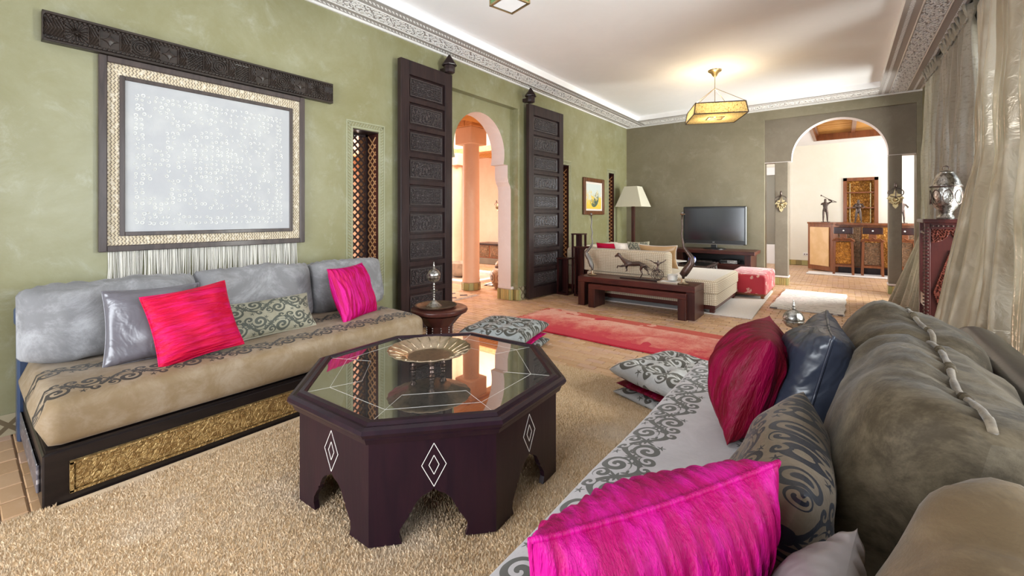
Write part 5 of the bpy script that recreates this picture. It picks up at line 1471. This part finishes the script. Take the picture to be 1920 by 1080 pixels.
for x_, y_ in ((-2.98, 5.83), (-1.30, 5.83), (-2.98, 7.06), (-1.30, 7.06)): MB().box(x_-.03, x_+.03, y_-.03, y_+.03, .02, .06, .004).build('foot', M['redwood'], t)
rbox(MB(), -3.04, -1.24, 5.77, 7.12, .12, .27, .03).build('seat_base', M['woven'], t, SM)
rbox(MB(), -3.05, -1.225, 5.76, 7.13, .272, .43, .05).build('seat_cushion', M['woven'], t, SM)
MB().box(-1.86, -1.28, 5.80, 7.08, .4295, .432).build('seat_top', M['woven_top'], t)
rbox(MB(), -3.10, -1.84, 5.765, 6.0, .435, .755, .05).build('backrest', M['woven'], t, SM)
t = thing('woven_sofa', 'cream basket-weave sofa along the green wall behind the dark plant stands', 'sofa', (0, 0, 0))
MB().box(-3.66, -3.12, 6.30, 8.0, .03, .10, .005).build('base_rail', M['redwood'], t)
rbox(MB(), -3.68, -3.12, 6.28, 8.02, .10, .42, .04).build('seat_cushion', M['woven'], t, SM)
rbox(MB(), -3.70, -3.48, 6.28, 8.02, .42, .72, .06).build('backrest', M['woven'], t, SM)
rbox(MB(), -3.48, -3.12, 6.28, 6.46, .42, .74, .06).build('arm', M['woven'], t, SM)
G6 = 'small cushions on the woven sofas'
pillow('scatter_cushion', 'small red cushion peeping above the woven chaise back', 'cushion', (-2.88, 6.17, .66), (1, .1, 0), (0, -.25, 1), .36, .34, .12, M['pinkred'], G6, n=16, seed=11)
pillow('scatter_cushion', 'small pale cream cushion leaning right of the red one behind the chaise back', 'cushion', (-2.60, 6.22, .66), (.6, .8, .0), (-.45, .1, 1), .36, .38, .10, M['woven_top'], G6, n=16, seed=12)
pillow('scatter_cushion', 'small sage patterned cushion behind the pale cream one', 'cushion', (-2.44, 6.34, .67), (.7, .7, .0), (-.35, .1, 1), .36, .38, .10, M['damask_sage'], G6, n=16, seed=13)
_m = Mat('gold_brown_silk', (.45, .27, .12), .35, sheen=.3, spec=.7); _m.bump(_m.noise(6, 3, .5, 1), .4, .03)
pillow('scatter_cushion', 'wide gold-brown silk cushion behind the right end of the chaise back', 'cushion', (-2.10, 6.16, .66), (1, .0, 0), (0, -.2, 1), .56, .34, .13, _m.m, G6, n=18, seed=14, conc=.12, pipe=M['woven_top'], pr_=.006)
# plant stands
def plant_stand(label, x, y, h, w_=.085):
    t = thing('plant_stand', label, 'plant stand', (x, y, 0), 0, 'slender dark plant stands')
    MB().box(-w_-.02, w_+.02, -w_-.02, w_+.02, 0, .03, .003).build('base', M['mahogany'], t)
    for sx in (-1, 1):
        for sy in (-1, 1): MB().box(sx*w_-.014, sx*w_+.014, sy*w_-.014, sy*w_+.014, .03, h-.02).build('post', M['mahogany'], t)
    q = MB(); q.box(-.018, .018, -.018, .018, .03, h-.02); q.build('centre_post', M['mahogany'], t)
    MB().box(-w_-.02, w_+.02, -w_-.02, w_+.02, h-.02, h, .003).build('top', M['mahogany'], t)
plant_stand('lowest slender dark wooden plant stand by the right door leaf', -3.49, 5.90, .58)
plant_stand('tallest slender dark wooden plant stand behind the other two', -3.37, 6.13, .96, .075)
plant_stand('medium slender dark wooden plant stand at the left end of the long benches', -3.21, 5.92, .77, .07)
# pouf
t = thing('floral_pouf', 'red floral upholstered pouf on short wooden feet beside the woven chaise', 'pouf', (-1.15, 7.75, 0))
rbox(MB(), -.27, .27, -.55, .55, .09, .37, .05).build('upholstery', M['floral'], t, SM)
MB().box(-.26, .26, -.54, .54, .06, .10, .006).build('base_rail', M['barwood'], t)
for sx in (-1, 1):
    for sy in (-1, 1): MB().lathe([(.016, .018), (.03, .028), (.02, .04), (.032, .06)], (sx*.22, sy*.5, 0), 12).build('foot', M['barwood'], t, SM)
# floor lamp
t = thing('floor_lamp', 'floor lamp with white square tapered shade on a dark wooden post in the far corner', 'floor lamp', (-3.38, 8.42, 0))
MB().box(-.13, .13, -.13, .13, 0, .03, .004).build('base', M['redwood_z'], t)
MB().box(-.03, .03, -.03, .03, .03, 1.50, .003).build('pole', M['redwood_z'], t)
_m = Mat('cream_lampshade', (.80, .76, .64), .8); 
tt = _m.n.new('ShaderNodeBsdfTranslucent'); tt.inputs[0].default_value = (.9, .85, .7, 1); mm_ = _m.n.new('ShaderNodeMixShader'); mm_.inputs[0].default_value = .35
_m.l.new(_m.b.outputs[0], mm_.inputs[1]); _m.l.new(tt.outputs[0], mm_.inputs[2]); _m.l.new(mm_.outputs[0], _m.out.inputs[0])
mb = MB(); b, a_ = .27, .135
vs = [(-b, -b, 1.43), (b, -b, 1.43), (b, b, 1.43), (-b, b, 1.43), (-a_, -a_, 1.84), (a_, -a_, 1.84), (a_, a_, 1.84), (-a_, a_, 1.84)]
mb.add(vs, [(0, 1, 5, 4), (1, 2, 6, 5), (2, 3, 7, 6), (3, 0, 4, 7)]); o = mb.build('lamp_shade', _m.m, t); md = o.modifiers.new('s', 'SOLIDIFY'); md.thickness = .004
MB().tube([(0, 0, 1.5), (0, 0, 1.56)], .014, 8).build('bulb_holder', M['brass'], t)
# tv stand and television
t = thing('tv_stand', 'low reddish-brown wooden television stand with open shelf against the far wall', 'tv stand', (-1.86, 8.62, 0))
MB().box(-.68, .68, -.33, .33, .56, .62, .004).build('top', M['redwood'], t)
for s_ in (-1, 1): MB().box(*sorted((s_*.62, s_*.52)), -.30, .31, 0, .56, .004).build('side', M['redwood_z'], t)
MB().box(-.52, .52, -.28, .31, .36, .39).build('shelf', M['redwood'], t); MB().box(-.52, .52, .28, .31, .39, .56).build('back', M['black'], t)
MB().box(-.52, .52, -.29, .30, .05, .36, .003).build('drawer_front', M['redwood'], t)
t = thing('television', 'black flat-screen television standing on the low wooden stand', 'television', (-1.915, 8.72, .62))
MB().box(-.55, .55, -.045, .03, .09, .80, .012).build('bezel', M['black'], t)
MB().box(-.515, .515, -.049, -.044, .165, .765).build('screen', M['screen'], t)
MB().box(-.05, .05, -.02, .03, .02, .10, .004).build('neck', M['black'], t)
MB().lathe([(.20, 0), (.20, .01), (.17, .02), (.001, .022)], n=28).build('foot', M['black'], t, SM)
MB().box(-.50, .50, -.047, -.043, .082, .098).build('speaker_strip', M['iron'], t)
def text(body, size, mat, parent, loc, rot, name='lettering', ext=.0006):
    c = bpy.data.curves.new(name, 'FONT'); c.body = body; c.size = size; c.extrude = ext; c.align_x = 'CENTER'; c.align_y = 'CENTER'
    tmp = bpy.data.objects.new('tmp', c); COL.objects.link(tmp); dg = bpy.context.evaluated_depsgraph_get(); me = bpy.data.meshes.new_from_object(tmp.evaluated_get(dg)); bpy.data.objects.remove(tmp)
    me.materials.clear(); me.materials.append(mat); o = bpy.data.objects.new(name, me); COL.objects.link(o); o.parent = parent; o.location = loc; o.rotation_euler = rot; return o
text('LG', .028, M['nacre'], t, (0, -.0465, .128), (PI/2, 0, 0), 'logo')
t = thing('media_box', 'silver media box in the right of the television stand shelf', 'media player', (-1.60, 8.50, .39))
MB().box(-.14, .14, -.12, .12, 0, .065, .005).build('casing', M['silver'], t); MB().box(-.15, -.02, -.124, -.119, .01, .055).build('dark_front', M['black'], t)
t = thing('disc_player', 'slim dark disc player in the left of the television stand shelf', 'media player', (-2.05, 8.50, .39))
MB().box(-.17, .17, -.12, .12, 0, .04, .004).build('casing', M['black'], t); MB().box(-.05, .06, -.123, -.119, .012, .026).build('display', M['silver'], t)
# iron coffee table with things on it
t = thing('iron_coffee_table', 'glass-topped coffee table with curled iron legs in front of the television stand', 'coffee table', (-2.11, 7.70, 0))
q = MB()
for r in ((-.40, .40, -.42, -.39), (-.40, .40, .39, .42), (-.40, -.37, -.39, .39), (.37, .40, -.39, .39)): q.box(*r, .405, .435)
q.build('top_frame', M['bronze'], t); MB().box(-.37, .37, -.39, .39, .415, .428).build('glass_top', mirror_mat(), t)
for sx in (-1, 1):
    for sy in (-1, 1):
        MB().tube([(sx*.36, sy*.38, .41), (sx*.38, sy*.40, .30), (sx*.35, sy*.37, .16), (sx*.39, sy*.41, .02)], .010, 7).build('leg', M['iron'], t, True)
for k in range(4):
    y0 = -.28+k*.19; MB().tube([(.385, y0+.055*(a/6.)*math.cos(a), .36+.055*(a/6.)*math.sin(a)*.8) for a in np.linspace(1, 9, 24)], .006, 6).build('scroll', M['iron'], t, True)
t = thing('blue_ornament', 'round blue and white ornament on the iron coffee table', 'ornament', (-2.02, 7.62, .436))
_m = Mat('cobalt_ceramic', (.02, .05, .45), .15, coat=.6); _m.mix(_m.noise(14, 2), (.8, .82, .85), .52, .56)
MB().lathe([(.03, 0), (.055, .02), (.066, .06), (.055, .10), (.03, .12), (.001, .125)], n=22).build('body', _m.m, t, SM)
t = thing('white_platter', 'wide white glass platter on the iron coffee table', 'platter', (-2.26, 7.48, .436))
MB().lathe([(.06, 0), (.07, .01), (.15, .035), (.19, .04), (.15, .045), (.06, .02), (.001, .018)], n=30).build('dish', M['white'], t, SM)

# ================================================================ PENDANTS
def pierced(name, c1, glow):
    m = Mat(name, c1, .35, .6); v = m.vor(55, 'DISTANCE_TO_EDGE'); m.bump(v, .5, .004); m.mix(m.noise(40, 2), (c1[0]*.5, c1[1]*.45, c1[2]*.35), .45, .65)
    t = m.n.new('ShaderNodeBsdfTranslucent'); t.inputs[0].default_value = (1, .78, .35, 1); x = m.n.new('ShaderNodeMixShader')
    m.l.new((v.gt(.10)*glow).x, x.inputs[0]); m.l.new(m.b.outputs[0], x.inputs[1]); m.l.new(t.outputs[0], x.inputs[2]); m.l.new(x.outputs[0], m.out.inputs[0]); return m.m
M['pierced'] = pierced('pierced_gilt_metal', (.50, .40, .22), .5)
t = thing('pendant_lamp', 'square pierced gilt pendant lamp with lit bulb hanging from thin chains', 'pendant lamp', (-1.40, 6.42, 2.60), math.radians(25))
S, Hh = .33, .15
rim = MB()
for z_, s_ in ((0, S), (Hh, S*.93)):
    for i in range(4):
        a = [(-s_, -s_), (s_, -s_), (s_, s_), (-s_, s_)][i]; b = [(-s_, -s_), (s_, -s_), (s_, s_), (-s_, s_)][(i+1) % 4]; rim.bar((*a, z_), (*b, z_), .012)
for a in ((-1, -1), (1, -1), (1, 1), (-1, 1)): rim.bar((a[0]*S, a[1]*S, 0), (a[0]*S*.93, a[1]*S*.93, Hh), .010)
for i in range(4):
    a = [(-.1, -.1), (.1, -.1), (.1, .1), (-.1, .1)][i]; b = [(-.1, -.1), (.1, -.1), (.1, .1), (-.1, .1)][(i+1) % 4]; rim.bar((*a, .0), (*b, .0), .010)
rim.build('frame', M['bronze'], t)
Q = [(-S, -S), (S, -S), (S, S), (-S, S)]
for i in range(4):
    a, b = Q[i], Q[(i+1) % 4]
    MB().add([(*a, 0), (*b, 0), (b[0]*.93, b[1]*.93, Hh), (a[0]*.93, a[1]*.93, Hh)], [(0, 1, 2, 3)]).build('side_panel', M['pierced'], t)
    c_, d_ = [(-.1, -.1), (.1, -.1), (.1, .1), (-.1, .1)][i], [(-.1, -.1), (.1, -.1), (.1, .1), (-.1, .1)][(i+1) % 4]
    MB().add([(*a, .001), (*b, .001), (*d_, .001), (*c_, .001)], [(0, 1, 2, 3)]).build('bottom_panel', M['pierced'], t)
for a in Q: MB().tube([(a[0]*.93, a[1]*.93, Hh), (0, 0, .42)], .0035, 5).build('chain', M['brass'], t)
MB().tube([(0, 0, .07), (0, 0, .62)], .004, 6).build('cable', M['brass'], t)
MB().lathe([(.004, .57), (.03, .59), (.05, .63), (.085, .652), (.09, .668)], n=20).build('ceiling_rose', M['brass'], t, SM)
em = Mat('lit_bulb', (1, .9, .7), .5, emit=40.0); em.b.inputs['Emission Color'].default_value = (1, .78, .42, 1)
MB().sphere((0, 0, .045), .032, 12, 8).build('bulb', em.m, t, True)
MB().tube([(0, 0, .07), (0, 0, .12)], .018, 8).build('bulb_holder', M['brass'], t)
ld = bpy.data.lights.new('pendant_bulb_light', 'POINT'); ld.energy = 45; ld.color = (1, .78, .48); ld.shadow_soft_size = .03
lo = bpy.data.objects.new('pendant_bulb_light', ld); lo.location = (-1.40, 6.42, 2.705); COL.objects.link(lo)
t = thing('lantern', 'small square brass and green glass lantern cut off at the top edge of the picture', 'lantern', (-1.80, 2.30, 2.69), YAW+math.radians(38))
_m = Mat('green_lantern_glass', (.10, .20, .07), .2, coat=.4); q = MB(); S2 = .10
for a in ((-1, -1), (1, -1), (1, 1), (-1, 1)): q.box(*sorted((a[0]*S2, a[0]*(S2-.012))), *sorted((a[1]*S2, a[1]*(S2-.012))), 0, .30)
for z_ in (0, .288):
    for r in ((-S2, S2, -S2, -S2+.012), (-S2, S2, S2-.012, S2), (-S2, -S2+.012, -S2, S2), (S2-.012, S2, -S2, S2)): q.box(*r, z_, z_+.012)
q.build('frame', M['brass'], t)
for r in ((-S2+.01, S2-.01, -S2+.004, -S2+.008), (-S2+.01, S2-.01, S2-.008, S2-.004), (-S2+.004, -S2+.008, -S2+.01, S2-.01), (S2-.008, S2-.004, -S2+.01, S2-.01)): MB().box(*r, .01, .29).build('glass_panel', _m.m, t)
MB().box(-S2+.02, S2-.02, -S2+.02, S2-.02, .002, .008).build('bottom_glass', M['milky'] if 'milky' in M else M['white'], t)
MB().tube([(0, 0, .30), (0, 0, .585)], .008, 8).build('stem', M['brass'], t)
MB().lathe([(.12, .295), (.06, .33), (.02, .36), (.001, .37)], n=4).build('roof', M['brass'], t)

# ================================================================ CARVED CABINET AND URN by the windows
t = thing('carved_cabinet', 'tall narrow mahogany cabinet with carved lozenge panel standing before the curtains', 'cabinet', (.53, 4.80, 0))
CW, CD, CH = .30, .32, 1.22
for x_, y_ in ((0, 0), (CW-.035, 0), (0, CD-.035), (CW-.035, CD-.035)): MB().box(x_, x_+.035, y_, y_+.035, 0, CH-.03, .003).build('post', M['mahogany'], t)
MB().box(-.012, CW+.012, -.012, CD+.012, CH-.03, CH, .004).build('top', M['mahogany'], t)
MB().box(.035, CW-.035, .012, .024, .06, CH-.07).build('front_panel', M['mahogany'], t)
MB().box(.035, CW-.035, 0, .022, CH-.08, CH-.03, .002).build('top_rail', M['mahogany'], t); MB().box(.035, CW-.035, 0, .022, .06, .12, .002).build('bottom_rail', M['mahogany'], t)
for z_ in (.10, .55, CH-.12): MB().box(.006, CW-.006, .035, CD-.012, z_, z_+.02).build('shelf', M['mahogany'], t)
MB().box(.02, CW-.02, CD-.02, CD-.01, .1, CH-.05).build('back_panel', M['mahogany'], t)
MB().box(.004, .012, .035, CD-.035, .50, .60).build('side_rail', M['mahogany'], t)
def loz(U, Vv):
    L, W = .22, 1.02; d = np.abs(U-L/2)/(L/2-.01)+np.abs(Vv-W/2)/(W/2-.16)
    a = (np.sin(U*190+2*np.sin(Vv*70))*np.sin(Vv*160+2*np.sin(U*110)) > -.05)
    h = np.where(d < 1, np.where(a, 1.0, .25), .0); h = np.where((d < 1.0) & (d > .93), 1.0, h)
    c1 = np.hypot(U-.0, Vv-W) < .11; c2 = np.hypot(U-L, Vv-W) < .11; c3 = np.hypot(U, Vv) < .11; c4 = np.hypot(U-L, Vv) < .11
    return np.where(c1 | c2 | c3 | c4, np.where(a, .9, .25), h)
M['carvedmahog'] = wood('carved_mahogany', (.085, .02, .013), (.045, .011, .008), .3, 'z', .3)
relief('carved_panel', .22, 1.02, .0045, loz, .012, lambda u, v, h: np.stack([.04+u, .0125-h, .12+v], -1), M['carvedmahog'], t)
q = MB(); z_ = .03
while z_ < CH-.05:
    for (a, b) in ((.0175, -.003), (CW-.0175, -.003), (-.003, .0175)): q.sphere((a, b, z_), .0075, 6, 4)
    z_ += .028
x_ = .05
while x_ < CW-.04: q.sphere((x_, -.003, CH-.055), .0075, 6, 4); x_ += .028
q.build('nail_row', M['bronze'], t, kind='stuff')
t = thing('lidded_urn', 'large engraved silver lidded urn on top of the carved cabinet', 'urn', (.675, 4.96, 1.2205)); t.scale = (.80, .80, 1.28)
MB().lathe([(.065, 0), (.07, .01), (.05, .03), (.055, .05), (.09, .08), (.115, .13), (.118, .18), (.112, .205)], n=32).build('body', M['silver'], t, SM)
l = MB().lathe([(.118, .205), (.120, .215), (.108, .225), (.10, .25), (.075, .28), (.06, .295), (.06, .30), (.03, .31), (.001, .315)], n=32).build('lid', M['silver'], t, SM)
MB().tube([(.025*math.cos(a), .0, .318+.022*math.sin(a)) for a in np.linspace(0, PI, 10)], .005, 6).build('lid_handle', M['bronze'], l, True)
q = MB()
for k in range(8):
    a0 = 2*PI*k/8
    q.tube([(.119*math.cos(a0+.33*math.sin(s_)), .119*math.sin(a0+.33*math.sin(s_)), .14+.045*math.cos(s_)) for s_ in np.linspace(0, 2*PI, 17)], .0035, 5, False)
q.tube([(.121*math.cos(a), .121*math.sin(a), .207) for a in np.linspace(0, 2*PI, 33)], .005, 6, False)
q.build('filigree', M['bronze'], t, kind='stuff')
t = thing('red_trinket', 'small red trinket beside the silver urn foot', 'ornament', (.765, 4.84, 1.2205))
_m = Mat('red_lacquer', (.55, .01, .02), .25); MB().lathe([(.018, 0), (.026, .012), (.026, .035), (.012, .05), (.001, .052)], n=14).build('body', _m.m, t, SM)

# ================================================================ CURTAINS
def curtain(label, top, bot, zt, zb, mat, folds, amp, flare_z, group, seed=0, header=True, width_pow=1.0, puddle=0, ns=170, nz=46, sweep=None):
    """top / bot: ((x0,y0),(x1,y1)) plan lines; the cloth hangs straight above flare_z and spreads to bot below"""
    t = thing('curtain', label, 'curtain', (top[0][0], top[0][1], 0), 0, group); ox, oy = top[0]
    def f(a, b):
        s = a; z = zt-(zt-zb)*b
        k = 0 if z > flare_z else ((flare_z-z)/(flare_z-zb))**width_pow
        if sweep: k = max(k, sweep*(zt-z)/(zt-zb)*.6)
        p0 = Vector(top[0]).lerp(Vector(top[1]), s); p1 = Vector(bot[0]).lerp(Vector(bot[1]), s); p = p0.lerp(p1, k)
        d = (Vector(top[1])-Vector(top[0])).normalized().lerp((Vector(bot[1])-Vector(bot[0])).normalized(), k); nrm = Vector((d.y, -d.x))
        ph = s*folds*2*PI+.9*mnoise.noise(Vector((s*4, b*1.6, seed)))*2
        A = amp*(.45+.55*min(1, b*3))*(1+.5*k)
        pinch = 1.0
        if header:
            hb = (zt-z)/.10
            if hb < 1: A = amp*.55; ph = s*folds*2*PI
            elif hb < 1.6: A = amp*.2
        w = A*math.sin(ph)+A*.35*math.sin(2.3*ph+seed+b*2)+.02*mnoise.noise(Vector((s*9+seed, b*6, 0)))
        x = p.x+nrm.x*w; y = p.y+nrm.y*w
        z += .012*math.sin(ph*1.0)*(1 if b > .97 else 0)
        return (x-ox, y-oy, z)
    mb = MB().grid(f, ns, nz)
    o = mb.build('drape', mat, t, True); md = o.modifiers.new('s', 'SOLIDIFY'); md.thickness = .003
    if header:
        for k in range(int(folds)):
            s = (k+.25)/folds; p = Vector(top[0]).lerp(Vector(top[1]), s); d = (Vector(top[1])-Vector(top[0])).normalized(); n_ = Vector((d.y, -d.x))
            q = MB()
            for j in (-1, 0, 1):
                c0 = p+d*j*.012+n_*(amp*.6); c1 = p+d*j*.005+n_*(amp*.25); c2 = p+d*j*.02+n_*(amp*.75)
                q.tube([(c2.x-ox, c2.y-oy, zt+.005), (c0.x-ox, c0.y-oy, zt-.04), (c1.x-ox, c1.y-oy, zt-.10), (c0.x-ox, c0.y-oy, zt-.16)], [.012, .011, .006, .010], 6)
            q.build('pinch_pleat', mat, t, True)
    return t
G7 = 'curtains along the window wall'
curtain('farthest woven champagne curtain whose hem spreads over the floor by the far arch', ((.862, 7.62), (.895, 6.85)), ((.60, 8.15), (.88, 6.90)), 3.10, .012, M['curtain_woven'], 6, .055, 1.05, G7, 1, width_pow=1.0)
curtain('middle woven champagne curtain hanging behind the silver urn', ((.895, 6.60), (.90, 5.35)), ((.80, 6.5), (.88, 5.35)), 3.12, .012, M['curtain_woven'], 8, .06, 1.9, G7, 4)
curtain('nearest champagne satin curtain spreading out behind the foreground banquette', ((.89, 4.95), (.90, 3.5)), ((.50, 4.20), (.80, 2.9)), 3.12, .015, M['curtain_satin'], 8, .068, 1.7, G7, 7, width_pow=1.0, ns=200)
for i, (a, b) in enumerate(((4.2, 6.66), (6.7, 7.8))):
    t = thing('curtain_rod', ('dark curtain rod above the two nearer curtains', 'dark curtain rod above the farthest curtain')[i], 'curtain rod', (.90, (a+b)/2, 3.145))
    MB().tube([(0, -(b-a)/2, 0), (0, (b-a)/2, 0)], .012, 10).build('rod', M['black'], t, SM)
    for s_ in (-1, 1): MB().box(-.01, .068, s_*((b-a)/2-.05)-.008, s_*((b-a)/2-.05)+.008, -.01, .03).build('bracket', M['black'], t)
